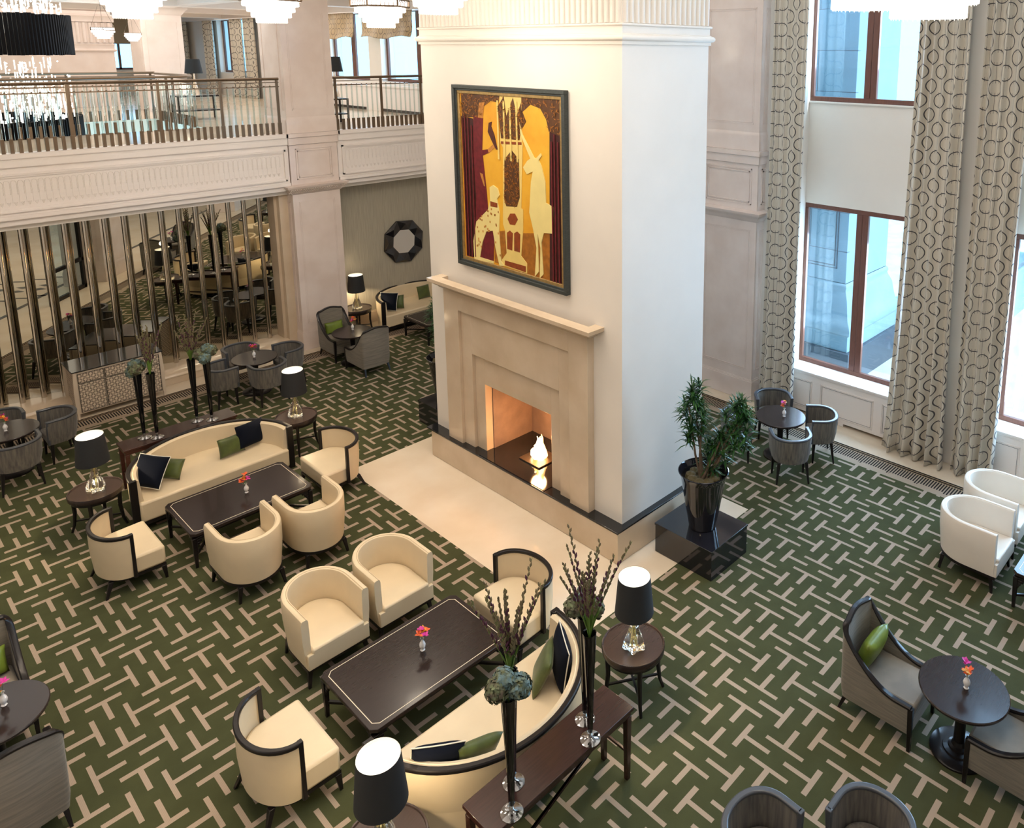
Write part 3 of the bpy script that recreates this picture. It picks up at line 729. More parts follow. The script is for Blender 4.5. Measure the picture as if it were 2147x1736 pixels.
big_pier('wall_right_pilaster', 12.14, XR+.3, 7.97, 9.30, 9.6)
mb = MB()
for x0, x1, y0, y1, zt in ((7.48, 8.55, 26.0, 27.1, 8.1), (-1.7, -.6, 26, 27.1, 8.1)):
    mb.box(x0, x1, y0, y1, ZG, zt); ring(mb, [(0, 7.74), (.04, 7.78), (.09, 7.86), (.17, 7.95), (.17, 8.0), (0, 8.02)], x0, x1, y0, y1)
    panel_frames(mb, 'y', y0, x0+.13, x1-.13, 5.4, 7.55); panel_frames(mb, 'x', x0, y0+.13, y1-.13, 5.4, 7.55)
st('wall_gallery_columns', mb, 'marble_p')
# ------------------------------------------------------------------ gallery slab, fascia
g = MB(); zs = 3.70
for b in ((-9, 12.9, YG+.18, 19.75), (6.75, 12.9, 19.75, 23.2), (-9, 12.9, 23.2, 38)): g.box(b[0], b[1], b[2], b[3], 4.4, ZG-.001)
st('floor_gallery', g, 'marble_f')
st('ceiling_under_gallery', MB().box(-9, 12.9, YG+.18, 18.2, 3.62, 4.40), 'plaster')
fa = MB()
for x0, x1 in ((-9, 7.47), (8.60, XR)):
    fa.box(x0, x1, YG+.02, YG+.20, 3.84, 4.75)
    fa.box(x0, x1, YG+.05, YG+.35, 3.72, 3.86)
    # ledge mouldings
    fa.box(x0, x1, YG-.03, YG+.2, 4.745, 4.895); fa.box(x0, x1, YG-.06, YG+.2, 4.895, ZG)
    # frame round the frieze
    a0, a1 = (x0, x1-.07) if x0 < 0 else (x0+.09, x1)
    for z0, z1, d in ((4.60, 4.635, .045), (4.565, 4.60, .025), (3.955, 3.985, .045), (3.985, 4.02, .025)): fa.box(a0, a1, YG+.02-d, YG+.02, z0, z1)
    fa.box(x0, x1, YG-.02, YG+.06, 3.83, 3.90)
    e = a1 if x0 < 0 else a0
    lo, hi = sorted((e, e+(-.035 if x0 < 0 else .035))); fa.box(lo, hi, YG-.025, YG+.02, 3.955, 4.635)
st('wall_back_fascia', fa, 'paint_w')
# arched frieze ornament
def frieze(x0, x1):
    mb = MB(); sp = .096; n = int((x1-x0)/sp); y = YG+.018
    for i in range(n):
        c = x0+sp*(i+.5); r = sp*.42
        mb.tube([(c-r, y, 4.27), (c-r, y, 4.47)]+[(c-r*math.cos(PI*j/6), y, 4.47+r*math.sin(PI*j/6)*1.25) for j in range(1, 6)]+[(c+r, y, 4.47), (c+r, y, 4.27)], .0065, 4)
        mb.tube([(c-r, y, 4.27), (c-r, y, 4.12)], .004, 4)
        for q in (-.022, 0, .022): mb.tube([(c+q*.3, y, 4.09), (c+q, y, 4.135)], .007, 4)
        mb.lathe([(0, 4.075), (.012, 4.082), (0, 4.09)], 6, c=(c, y-.002), caps=False)
    for z in (4.37, 4.30, 4.23): mb.bar((x0, y, z), (x1, y, z), .006, .005)
    return mb
fo = frieze(-.2, 7.33); st('trim_3', fo, 'paint_w'); st('trim_4', frieze(8.78, 12.2), 'paint_w')
# wall under the gallery: mirror zone base, niche reveals, papered wall
w = MB(); w.box(-9, 12.9, 18.0, 18.2, 0, 3.7)
st('wall_back', w, 'plaster')
w = MB()
Pp = [(0, 0), (0, .13), (.012, .14), (.012, .16), (.0, .17), (-.02, .21), (-.10, .245), (-.30, .26), (-.6, .262), (-.6, 0)]
vs = []
for x in (-9, 7.30):
    for o_, z in Pp: vs.append((x, 17.27-o_, z))
k = len(Pp); w.add(vs, [(j, k+j, k+(j+1) % k, (j+1) % k) for j in range(k)]+[tuple(range(k)), tuple(range(k, 2*k))])
st('baseboard_back', w, 'marble')
w = MB(); w.box(7.30, 7.49, 17.36, 18.0, 0, 3.7); w.box(7.24, 7.30, 17.5, 18.0, .26, 3.7)
st('wall_back_reveal', w, 'marble')
w = MB(); w.box(8.58, 12.6, 17.72, 18.0, .30, 3.62)
for xx in (10.0, 11.28): w.box(xx-.004, xx+.004, 17.715, 17.73, .30, 3.62)
st('wall_back_papered', w, 'wallpaper')
w = MB(); w.box(8.58, 12.6, 17.68, 18.0, 0, .26); w.box(8.58, 12.6, 17.70, 18.0, .26, .30)
st('baseboard_right_of_pilaster', w, 'marble')
# mirror facets and chrome posts
YF = 17.80; PX0, PDX = 2.102*YF/17.08, .3092*YF/17.08; dYm = PDX*math.tan(math.radians(21.3))
mir = thing('faceted_mirror_wall', 'tall saw-toothed mirror wall of narrow panes behind chrome posts, left under the gallery', 'mirror')
for k in range(-8, 16):
    x0, x1 = PX0+k*PDX, PX0+(k+1)*PDX
    q = MB(); q.add([(x0, YF+dYm, .262), (x1, YF, .262), (x1, YF, 3.72), (x0, YF+dYm, 3.72), (x0, YF+dYm+.006, .262), (x1, YF+.006, .262), (x1, YF+.006, 3.72), (x0, YF+dYm+.006, 3.72)],
                    [(0, 1, 2, 3), (4, 7, 6, 5), (0, 4, 5, 1), (3, 2, 6, 7), (0, 3, 7, 4), (1, 5, 6, 2)])
    q.build('mirror_pane', 'mirror', mir, smooth=False)
for k in range(-8, 17):
    x = PX0+k*PDX
    MB().lathe([(.046, .262), (.046, 3.70)], 20, c=(x, YF-.035)).build('chrome_post', 'chrome', mir)
# ------------------------------------------------------------------ right wall with windows
def wall_right():
    w = MB(); x0, x1 = XR, XR+.45
    bays = [(.6, 3.55), (5.05, 7.30)]; ys = [-4, .6, 3.55, 5.05, 7.30, 19.3]
    for a, b in ((-4, .6), (3.55, 5.05), (7.30, 19.3)): w.box(x0, x1, a, b, 0, 9.6)
    for a, b in bays: w.box(XR+.40, x1+.1, a, b, 4.02, 5.88); w.box(XR+.40, x1+.1, a, b, 0, .87); w.box(XR+.3, x1, a, b, 9.1, 9.6)
    ws = [(19.3, 21.6), (22.3, 24.8), (30.9, 33.9)]; prev = 19.3
    for a, b in ws:
        w.box(x0, x1, prev, a, ZG-.4, 8.1) if a > prev else None
        w.box(x0, x1, a, b, ZG-.4, 5.86); w.box(x0, x1, a, b, 7.95, 8.1); prev = b
    w.box(x0, x1, prev, 38, ZG-.4, 8.1)
    return w
st('wall_right', wall_right(), 'plaster')
wb = MB(); wb.box(-9, 9.6, 38, 38.3, ZG-.4, 8.1); wb.box(11.2, 12.9, 38, 38.3, ZG-.4, 8.1); wb.box(9.6, 11.2, 38, 38.3, ZG-.4, 5.9)
st('wall_gallery_end', wb, 'plaster')
st('ceiling_gallery', MB().box(-9, 12.9, 17.3, 38.3, 8.1, 8.3), 'ceil')
st('wall_above_gallery', MB().box(-9, 12.9, 17.26, 17.3, 8.05, 9.7), 'plaster')
gm = MB()
for y in (20.2, 24.2, 28.2, 32.2): gm.box(-9, 12.4, y, y+.5, 7.92, 8.1)
for x in (-2, 1.2, 4.4, 7.9): gm.box(x, x+.4, 17.3, 38, 7.95, 8.1)
gm.box(12.0, 12.4, 17.3, 38, 7.88, 8.1)
st('trim_5', gm, 'paint_w', bevel=.01)
# block with fluted frieze at the far end of the gallery
blk = MB(); blk.box(-3, 7.55, 29, 31, ZG, 8.1); ring(blk, [(0, 6.66), (.05, 6.68), (.07, 6.72), (.02, 6.76), (.02, 6.86), (.04, 6.89), (0, 6.92)], -3, 7.55, 29, 31); fluted(blk, -3, 7.55, 29, 31, 6.95, 7.55, .16, .05)
ring(blk, [(0, 7.55), (.06, 7.57), (.06, 7.66), (.12, 7.75), (0, 7.80)], -3, 7.55, 29, 31)
st('wall_gallery_far_block', blk, 'marble_p')
# radiator panelling under the windows
pn = MB()
for a, b in ((.6, 3.55), (5.05, 7.30)):
    pn.box(12.39, 12.86, a, b, .06, .80)
pn2 = MB()
for (a, b) in ((6.77, 7.28), (5.53, 6.59), (5.07, 5.37), (3.05, 3.5), (1.9, 2.95)):
    for k_ in (0, .02): panel_frames(pn2, 'x', 12.39, a+k_, b-k_, .13+k_, .69-k_, w=.008, d=.012)
o = st('wall_right_panelling', pn, 'paint_w')
pn2.build('panel_mouldings', 'paint_w', o)
ln = MB()
for (a, b) in ((6.77, 7.28), (5.53, 6.59), (5.07, 5.37), (3.05, 3.5), (1.9, 2.95)): panel_frames(ln, 'x', 12.389, a+.034, b-.034, .164, .656, w=.005, d=.0015)
ln.build('panel_grooves', 'graywood', o)
ft = MB()
for y in (6.15, 5.12, 7.2, 3.4, 1.2): ft.box(12.40, 12.5, y-.05, y+.05, 0, .06)
ft.build('panel_feet', 'paint_w', o)
sl = MB()
for a, b in ((.6, 3.55), (5.05, 7.30)): sl.box(12.36, 12.95, a, b, .835, .87); sl.box(12.375, 12.9, a, b, .80, .835)
st('trim_6', sl, 'paint_w', bevel=.006)
# windows
def window(n, x, y0, y1, z0, z1, mull=None, fw=.085):
    w = MB()
    for (a, b, c, d) in ((y0, y1, z0, z0+fw), (y0, y1, z1-fw, z1), (y0, y0+fw, z0+fw, z1-fw), (y1-fw, y1, z0+fw, z1-fw)): w.box(x-.035, x+.035, a, b, c, d)
    if mull: w.box(x-.035, x+.035, mull-.115, mull-.002, z0+fw, z1-fw); w.box(x-.035, x+.035, mull+.002, mull+.115, z0+fw, z1-fw)
    o = struct(w.build('window_%d' % n, 'brownframe', bevel=.006)); o['label'] = None or 'mahogany framed window'
    del o['label']
    MB().box(x+.0, x+.006, y0+fw-.01, y1-fw+.01, z0+fw-.01, z1-fw+.01).build('pane', 'glass', o, smooth=False)
    return o
window(1, 12.82, 5.05, 7.32, .87, 4.02, 6.13)
window(2, 12.82, 5.05, 7.32, 5.93, 9.1, 6.13)
window(3, 12.82, .6, 3.55, .87, 4.02, 2.1)
window(4, 12.82, .6, 3.55, 5.93, 9.1, 2.1)
window(5, 12.62, 19.3, 21.6, 5.86, 7.95, 19.85)
window(6, 12.62, 22.3, 24.8, 5.86, 7.95, 23.55)
window(7, 12.62, 30.9, 33.9, 5.86, 7.95, 33.2)
sw = MB(); sw.box(12.78, 12.86, .6, 3.55, 4.02, 5.93); sw.box(12.78, 12.86, 5.05, 7.30, 4.02, 5.93); sw.box(12.74, 12.86, .6, 3.55, 5.90, 5.93); sw.box(12.74, 12.86, 5.05, 7.30, 5.90, 5.93)
st('wall_right_spandrel', sw, 'plaster')
w8 = MB()
for (a, b, c, d) in ((9.6, 11.2, 5.9, 5.98), (9.6, 9.68, 5.9, 8.1), (10.02, 10.1, 5.9, 8.1), (11.12, 11.2, 5.9, 8.1)): w8.box(a, b, 38.0, 38.08, c, d)
o = struct(w8.build('window_8', 'brownframe')); MB().box(9.6, 11.2, 38.1, 38.106, 5.9, 8.1).build('pane', 'glass', o, smooth=False)
# low gallery panelling and vents on the right wall
gp = MB(); gp.box(12.28, 12.4, 17.3, 25.4, ZG, 5.70); gp.box(12.24, 12.4, 17.3, 25.4, 5.70, 5.76)
for a, b in ((18.6, 21.5), (22.4, 24.9)):
    panel_frames(gp, 'x', 12.28, a, b, 5.15, 5.60)
o = st('trim_7', gp, 'paint_w')
vt = MB(); vt.box(12.27, 12.29, 18.6, 21.5, ZG+.005, ZG+.085); vt.box(12.27, 12.29, 22.4, 24.9, ZG+.005, ZG+.085); vt.build('vent_grille', 'blackstone', o)
# ------------------------------------------------------------------ outdoors
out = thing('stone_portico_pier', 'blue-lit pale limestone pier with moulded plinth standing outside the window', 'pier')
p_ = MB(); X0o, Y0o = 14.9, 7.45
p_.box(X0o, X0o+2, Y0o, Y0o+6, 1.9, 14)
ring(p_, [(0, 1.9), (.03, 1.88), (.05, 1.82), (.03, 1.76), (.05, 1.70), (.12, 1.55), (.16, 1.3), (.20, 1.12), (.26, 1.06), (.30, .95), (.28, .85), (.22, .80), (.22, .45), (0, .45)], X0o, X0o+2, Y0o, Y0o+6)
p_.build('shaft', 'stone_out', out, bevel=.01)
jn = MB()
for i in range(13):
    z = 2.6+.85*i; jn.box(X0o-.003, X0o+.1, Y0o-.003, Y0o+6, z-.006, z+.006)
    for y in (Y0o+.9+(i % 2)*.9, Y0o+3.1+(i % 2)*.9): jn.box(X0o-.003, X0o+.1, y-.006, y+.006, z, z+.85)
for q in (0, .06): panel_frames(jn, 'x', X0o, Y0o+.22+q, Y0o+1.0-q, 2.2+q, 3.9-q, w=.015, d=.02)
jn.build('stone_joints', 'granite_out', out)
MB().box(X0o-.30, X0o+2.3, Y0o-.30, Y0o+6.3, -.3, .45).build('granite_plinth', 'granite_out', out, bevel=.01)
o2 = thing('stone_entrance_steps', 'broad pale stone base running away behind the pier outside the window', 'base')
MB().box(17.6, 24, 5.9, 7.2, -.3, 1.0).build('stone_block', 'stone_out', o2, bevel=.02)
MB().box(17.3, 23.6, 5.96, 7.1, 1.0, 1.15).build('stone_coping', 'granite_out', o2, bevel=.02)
st('unseen_shade_roof', MB().box(12.9, 17.6, 3.5, 30, 12, 12.4), 'stone_out')  # unseen roof slab, added to keep sky light off the pier face
st('floor_outdoors', MB().box(12.9, 60, -30, 45, -.4, -.3), 'pave')
# ------------------------------------------------------------------ curtains
def curtain(label, y0t, y1t, y0b, y1b, z0, z1, x=12.17, folds=6, amp=.055, m='curtain', puddle=.05, group=None):
    t = thing('curtain', label, 'curtain', group or 'ring patterned floor-length curtains at the tall windows')
    nu, nv = folds*14, 40; vs, fs, uv = [], [], []
    L = abs(y1t-y0t)*1.5
    for j in range(nv+1):
        v = j/nv; z = z0+(z1-z0)*v; a = y0b+(y0t-y0b)*v**.6; b = y1b+(y1t-y1b)*v**.6
        fl_ = 1+.55*(1-v)**5
        for i in range(nu+1):
            u = i/nu; ph = 2*PI*folds*u
            w_ = amp*fl_*(math.sin(ph+.5*math.sin(v*3+u*4))+.22*math.sin(1.7*ph+1.7*math.sin(v*2)+.6))*(.85+.15*math.sin(7*u+3*v))
            y = a+(b-a)*u+.012*math.sin(ph*1.0+PI/2)*(1 if b > a else -1)
            vs.append((x-w_-(puddle*(1-v)**14*(.4+.6*abs(math.sin(3*ph*.3)))), y, z)); uv.append((u*L+.1*(1-v), z))
    for j in range(nv):
        for i in range(nu): fs.append((j*(nu+1)+i, j*(nu+1)+i+1, (j+1)*(nu+1)+i+1, (j+1)*(nu+1)+i))
    mb = MB().add(vs, fs); o = mb.build('drape', m, t)
    lay = o.data.uv_layers.new(name='uv')
    for lp in o.data.loops: lay.data[lp.index].uv = uv[lp.vertex_index]
    sm = o.modifiers.new('thick', 'SOLIDIFY'); sm.thickness = .004
    MB().tube([(x, y0t-.02, z1-.03), (x, y1t+.02, z1-.03)], .018, 8).build('track', 'bronze', t)
    return t
curtain('narrow grey-silver ring curtain hanging left of the big right-hand window', 7.02, 7.72, 7.02, 7.80, .02, 9.15, folds=4, amp=.055)
curtain('wide ring curtain gathered right of the big right-hand window', 4.25, 5.02, 4.14, 5.24, .02, 9.15, folds=5, amp=.07)
curtain('ring curtain at the right edge beside the plain wall strip', 3.30, 4.03, 3.36, 4.03, .02, 9.15, folds=4, amp=.07)
curtain('ring curtain hanging left of the far gallery window', 33.75, 34.8, 33.75, 34.8, ZG, 7.92, x=12.2, folds=6, group='curtains at the far gallery window')
curtain('ring curtain hanging right of the far gallery window, next to a slit of light', 30.95, 32.1, 30.95, 32.1, ZG, 7.92, x=12.2, folds=6, group='curtains at the far gallery window')
curtain('ring curtain closest to the near side of the far gallery window', 29.9, 30.85, 29.9, 30.85, ZG, 7.92, x=12.2, folds=6, group='curtains at the far gallery window')
curtain('small ring curtain seen beside the far gallery column', 36.6, 37.3, 36.6, 37.3, ZG, 7.92, x=12.2, folds=5, group='curtains at the far gallery window')
def blind(label, y0, y1, zt, zb, x=12.15):
    t = thing('roman_blind', label, 'blind', 'gold ring patterned blinds on the gallery windows'); nu, nv = 40, 24; vs, fs, uv = [], [], []
    R = random.Random(int(y0*10))
    for j in range(nv+1):
        v = j/nv; z = zb+(zt-zb)*v
        for i in range(nu+1):
            u = i/nu; s_ = .10*math.exp(-v*5)*(1+.3*math.sin(20*u)); x_ = x-s_-.02*math.sin(11*u+4*v)-.015*math.sin(23*u-6*v)
            vs.append((x_, y0+(y1-y0)*u, z+(.04*math.sin(9*u)*(1-v) if v < .2 else 0))); uv.append((u*(y1-y0), z))
    for j in range(nv):
        for i in range(nu): fs.append((j*(nu+1)+i, j*(nu+1)+i+1, (j+1)*(nu+1)+i+1, (j+1)*(nu+1)+i))
    o = MB().add(vs, fs).build('fabric', 'blind', t); lay = o.data.uv_layers.new(name='uv')
    for lp in o.data.loops: lay.data[lp.index].uv = uv[lp.vertex_index]
    o.modifiers.new('thick', 'SOLIDIFY').thickness = .006
    return t
blind('gold ring-patterned blind on the left gallery window', 22.6, 24.75, 8.0, 7.14); blind('gold ring-patterned blind on the gallery window beside the chimney breast', 19.4, 22.1, 8.0, 7.14)
t = thing('roman_blind', 'small gold blind on the distant gallery end window', 'blind', 'gold ring patterned blinds on the gallery windows')
MB().box(9.6, 11.2, 37.9, 37.96, 6.95, 8.1).build('fabric', 'blind', t)
# ------------------------------------------------------------------ balustrade
def baluster_proto():
    b = MB().lathe([(.021, ZG+.25), (.021, 5.985)], 8).build('glass_rod', 'rod')
    sv = MB().lathe([(.026, 0), (.026, .25)], 4).build('bronze_sleeve', 'bronze')
    return b, sv
def railing(label, pts, posts, name='balcony_railing', sp=.122, wide=.045, group=None):
    t = thing(name, label, 'railing', group)
    z = 6.165
    MB().tube([(x, y, z) for x, y in pts], .030, 8).build('handrail', 'bronze', t)
    mr = MB()
    for a, b in zip(pts[:-1], pts[1:]): mr.bar((a[0], a[1], 6.0), (b[0], b[1], 6.0), .03, .022); mr.bar((a[0], a[1], 6.09), (b[0], b[1], 6.09), .03, .016)
    mr.build('mid_rail', 'bronze', t)
    for x, y in posts: MB().box(x-.022, x+.022, y-.022, y+.022, ZG, 6.15).build('post', 'bronze', t); MB().box(x-.03, x+.03, y-.03, y+.03, ZG, ZG+.25).build('post_foot', 'bronze', t)
    b0 = MB().lathe([(.020, .25), (.020, 1.005)], 6); s0 = MB().box(-.026, .026, -.026, .026, 0, .25); c0 = MB().lathe([(.012, 1.02), (.018, 1.035), (0, 1.05)], 6)
    rb = sb = kb = None
    for a, b in zip(pts[:-1], pts[1:]):
        L = math.dist(a, b); n = max(1, int(L/sp)); 
        for i in range(n):
            u = (i+.5)/n; x, y = a[0]+(b[0]-a[0])*u, a[1]+(b[1]-a[1])*u
            if any(math.dist((x, y), p) < sp*.45 for p in posts): continue
            if rb is None:
                rb = b0.build('baluster', 'rod', t); rb.location = (x, y, ZG); sb = s0.build('sleeve', 'bronze', rb); kb = c0.build('cap', 'bronze', rb)
            else:
                r2 = rb.copy(); COL.objects.link(r2); r2.parent = t; r2.location = (x, y, ZG)
                for ch in (sb, kb): c = ch.copy(); COL.objects.link(c); c.parent = r2
    return t
railing('bronze and glass-rod railing along the gallery edge, left of the big column', [(-.6, YG+.06), (7.40, YG+.06)], [(x, YG+.06) for x in (.95, 2.23, 3.66, 5.10, 6.22, 7.36)])
railing('short bronze and glass-rod railing between column and chimney breast', [(8.62, YG+.06), (12.1, YG+.06)], [(x, YG+.06) for x in (8.66, 9.79, 10.86, 11.9)])
arc = [(6.0+.7*math.sin(a), 20.25-.7*math.cos(a)) for a in [PI/2*i/5 for i in range(6)]]
railing('curved-corner railing guarding the stair opening behind the gallery walkway', [(1.0, 19.55), (6.0, 19.55)]+arc[1:]+[(6.7, 22.6)], [(2.2, 19.55), (4.2, 19.55), (6.0, 19.55), (6.7, 21.4)], name='opening_railing', sp=.16)
railing('farther railing on the other side of the stair opening', [(1.5, 23.3), (6.9, 23.3)], [(3.0, 23.3), (5.0, 23.3), (6.8, 23.3)], name='opening_railing', sp=.2)
# ------------------------------------------------------------------ chandeliers
def chandelier():
    t = thing('tiered_chandelier', '', 'chandelier')
    tiers = [(.50, .47, .30), (.44, .36, .27), (.36, .27, .18), (.29, .18, .06)]
    c0 = 0
    MB().lathe([(.44, .33), (.44, .44), (.42, .44), (.42, .33)], 6, caps=False).build('crystal_band', 'chand', t)
    fr = MB()
    for z in (.33, .44): fr.tube([(.46*math.cos(2*PI*i/6), .46*math.sin(2*PI*i/6), z) for i in range(6)], .015, 4, closed=True)
    for i in range(6):
        a, b = [Vector((.462*math.cos(2*PI*k/6), .462*math.sin(2*PI*k/6), 0)) for k in (i, i+1)]
        fr.bar(a+Vector((0, 0, .33)), a+Vector((0, 0, .44)), .022)
        for k in range(1, 7):
            p = a.lerp(b, k/7); fr.bar(p+Vector((0, 0, .335)), p+Vector((0, 0, .39)), .009); q = a.lerp(b, (k+.5)/7) if k < 6 else p
            fr.bar(p+Vector((0, 0, .39)), q+Vector((0, 0, .43)), .009)
    fr.build('fretwork_ring', 'bronze', t)
    for i, (r, zt, zb) in enumerate(((.395, .33, .25), (.335, .26, .165), (.28, .175, .082), (.22, .09, .0))):
        md = lambda a, z: 1+.02*math.cos(44*a)
        MB().lathe([(r, zt), (r, zb), (r*.6, zb+.004)], 88, mod=md, caps=False).build('crystal_tier', 'chand', t)
        tips = MB()
        for k in range(40): a = 2*PI*k/40; tips.lathe([(.008, zb+.012), (.0, zb-.012)], 4, c=(r*.97*math.cos(a), r*.97*math.sin(a)), caps=False)
        tips.build('crystal_tips', 'chand_dim', t)['kind'] = 'stuff'
    cb_ = MB()
    for i in range(6): a = 2*PI*i/6; cb_.tube([(.47*math.cos(a), .47*math.sin(a), .42), (.10*math.cos(a), .10*math.sin(a), 1.3)], .004, 4)
    cb_.tube([(0, 0, 1.3), (0, 0, 2.35)], .012, 6)
    cb_.build('suspension', 'cable', t)
    return t
c0 = chandelier(); c0['label'] = 'glowing tiered crystal chandelier at top left, above the faceted mirror wall'; c0['group'] = 'tiered crystal chandeliers'
place(c0, 3.38, 12, 7.18, .3)
for (x, y, z, s_, r, lab) in ((5.16, 12, 7.18, .95, .3, 'glowing tiered chandelier just left of the marble gallery column'),
                       (6.95, 12.05, 7.16, 1, .62, 'chandelier with a dark fretwork ring in front of the gold blinds'),
                       (5.42, 8.1, 7.22, 1, .3, 'chandelier overlapping the top left of the chimney breast'),
                       (4.92, 2.00, 7.02, 1.04, .5, 'large chandelier cut by the top edge, right one before the big window'),
                       (6.86, 3.38, 7.20, 1.40, .5, 'large chandelier cut by the top edge, left one before the big window'),
                       (5.95, 23.6, 7.02, .62, .3, 'smaller hanging chandelier in the gallery beyond the black drum'),
                       (7.15, 25.6, 6.98, .5, .3, 'smallest chandelier, partly behind the far gallery column')):
    o = dup(c0, lab, x, y, z, r, 'tiered crystal chandeliers'); o.scale = (s_, s_, s_)
for x, y, z in ((3.38, 12, 7.0), (5.16, 12, 7.0), (6.95, 12.05, 7.0), (5.42, 8.1, 7.0), (6.0, 2.75, 6.9), (1.5, 7, 7.4)): light('chandelier_glow', 'POINT', (x, y, z-.15), 70, (1, .86, .68), .25)
# cascade chandelier with black drums
dr = thing('black_drum_chandelier', 'large cascading crystal chandelier with black slatted drums, at the left edge behind the railing', 'chandelier')
cxd, cyd, rd = 2.95, 21.35, 1.78
for (zb, zt) in ((6.64, 7.46), (4.86, 5.32)):
    m_ = MB()
    for i in range(150):
        a = 2*PI*i/150; m_.lathe([(.036, zb+random.uniform(-.01, .01)), (.036, zt+random.uniform(-.015, .015))], 5, c=(cxd+rd*math.cos(a), cyd+rd*math.sin(a)))
    m_.build('black_drum', 'slat', dr)
st_ = MB(); R = random.Random(5)
for i in range(900):
    a = R.uniform(0, 2*PI); q = rd*math.sqrt(R.uniform(.25, 1))*.97; x, y = cxd+q*math.cos(a), cyd+q*math.sin(a); zc = R.choice((R.uniform(5.0, 6.6), R.uniform(5.3, 6.2), R.uniform(7.3, 7.9))); L = R.uniform(.10, .3)
    st_.lathe([(.011, zc-L), (.013, zc)], 4, c=(x, y))
o = st_.build('crystal_strands', 'chand_dim', dr); o['kind'] = 'stuff'
s2 = MB()
for i in range(420):
    a = R.uniform(0, 2*PI); q = rd*math.sqrt(R.uniform(.1, 1))*.95; x, y = cxd+q*math.cos(a), cyd+q*math.sin(a); z = R.choice((R.uniform(5.3, 6.5), R.uniform(7.5, 7.9))); s2.lathe([(.0, z-.02), (.02, z), (0, z+.02)], 5, c=(x, y), caps=False)
o = s2.build('crystal_drops', 'chand', dr); o['kind'] = 'stuff'
MB().tube([(cxd, cyd, 7.4), (cxd, cyd, 8.1)], .03, 6).build('suspension', 'cable', dr)
light('drum_glow', 'POINT', (cxd, cyd, 5.9), 90, (1, .85, .62), .4)
# ------------------------------------------------------------------ furniture placing
UP, DN, RT, LF = 0, PI, -PI/2, PI/2     # facing +Y, -Y, +X, -X
def L(o, label, group=None):
    o['label'] = label
    if group: o['group'] = group
    return o
G_ = 'cream tub armchairs'
ta = tub_armchair(); place(L(ta, 'cream leather tub armchair beside the near coffee table, left one of the facing pair', G_), 3.425, 7.945, 0, DN)
dup(ta, 'cream leather tub armchair beside the near coffee table, right one closer to the hearth', 4.27, 7.955, 0, DN, G_)
dup(ta, 'cream tub armchair, back to the camera, far coffee table, left one', 3.40, 9.79, 0, UP, G_)
dup(ta, 'cream tub armchair, back to the camera, far coffee table, right one', 4.25, 9.79, 0, UP, G_)
tw = tub_armchair('leather_w'); place(L(tw, 'white leather tub armchair at the right edge, nearer the camera', 'white tub armchairs'), 9.92, 2.92, 0, DN); tw.scale = (1.03, 1, 1)
dup(tw, 'white leather tub armchair at the right edge, closer to the curtains', 10.82, 2.93, 0, DN, 'white tub armchairs')
G_ = 'open cream side chairs with black frames'
hc = half_chair(); place(L(hc, 'cream chair with curved black-framed back at the lower left of the near coffee table', G_), 2.385, 6.60, 0, RT)
dup(hc, 'cream chair with curved black-framed back nearest the hearth, behind the tall flowers', 5.155, 6.54, 0, LF, G_)
dup(hc, 'cream chair with curved black-framed back, left end of the far coffee table', 2.345, 11.13, 0, RT, G_)
dup(hc, 'cream chair with curved black-framed back between the far lamp table and the marble apron', 5.245, 11.20, 0, LF, G_)
G_ = 'curved cream sofas with black rims'
sf = curved_sofa(); place(L(sf, 'curved cream sofa with black rim, its back to the near console table', G_), 3.89, 5.70, 0, UP)
dup(sf, 'curved cream sofa with black rim facing the camera in the far seating group', 3.85, 12.09, 0, DN, G_)
dup(sf, 'curved cream sofa against the silvery wall below the octagonal mirror', 10.38, 16.72, 0, DN, G_)
G_ = 'black coffee tables with a cream inlay line'
ct = coffee_table(); place(L(ct, 'long dark coffee table with cream inlay line in the nearest seating group', G_), 3.815, 6.58, 0, 0)
dup(ct, 'long dark coffee table with cream inlay line in the far left seating group', 3.80, 11.12, 0, 0, G_)
dup(ct, 'dark coffee table half hidden behind the plant, in front of the wall sofa', 10.33, 15.72, 0, 0, G_)
dup(ct, 'dark coffee table cut by the right picture edge near the white armchairs', 10.27, 1.75, 0, 0, G_)
cn = console_table(); place(L(cn, 'mahogany console table with crossed stretchers behind the near sofa', 'mahogany console tables'), 3.815, 4.42, 0, 0)
dup(cn, 'mahogany console table behind the far curved sofa', 3.76, 13.36, 0, 0, 'mahogany console tables')
G_ = 'round lamp tables'
sd = side_table(); place(L(sd, 'round dark side table right of the near console', G_), 5.36, 4.90, 0, 0)
dup(sd, 'round dark side table cut by the bottom edge under the nearest lamp', 2.50, 4.95, 0, .3, G_)
dup(sd, 'round dark side table left of the far sofa', 2.43, 12.62, 0, .1, G_)
dup(sd, 'round dark side table right of the far sofa', 5.36, 12.76, 0, .2, G_)
dup(sd, 'round dark side table by the papered wall beside the wall sofa', 8.94, 17.31, 0, 0, G_)
G_ = 'table lamps with black shades and glass bases'
tl = table_lamp(); LP = [(5.33, 4.86, .60), (2.48, 4.93, .60), (2.44, 12.60, .60), (5.36, 12.76, .60), (8.94, 17.31, .60)]
labs = ['black-shaded lamp on fluted glass base on the side table near the chimney corner', 'largest black-shaded lamp at the bottom edge, looked into from above', 'black-shaded lamp with amber glass base left of the far sofa', 'black-shaded lamp right of the far sofa', 'black-shaded lamp glowing against the silvery papered wall']
place(L(tl, labs[0], G_), *LP[0])
for q, lb in zip(LP[1:], labs[1:]): dup(tl, lb, q[0], q[1], q[2], .3, G_)
for q in LP: lamp_light(*q)
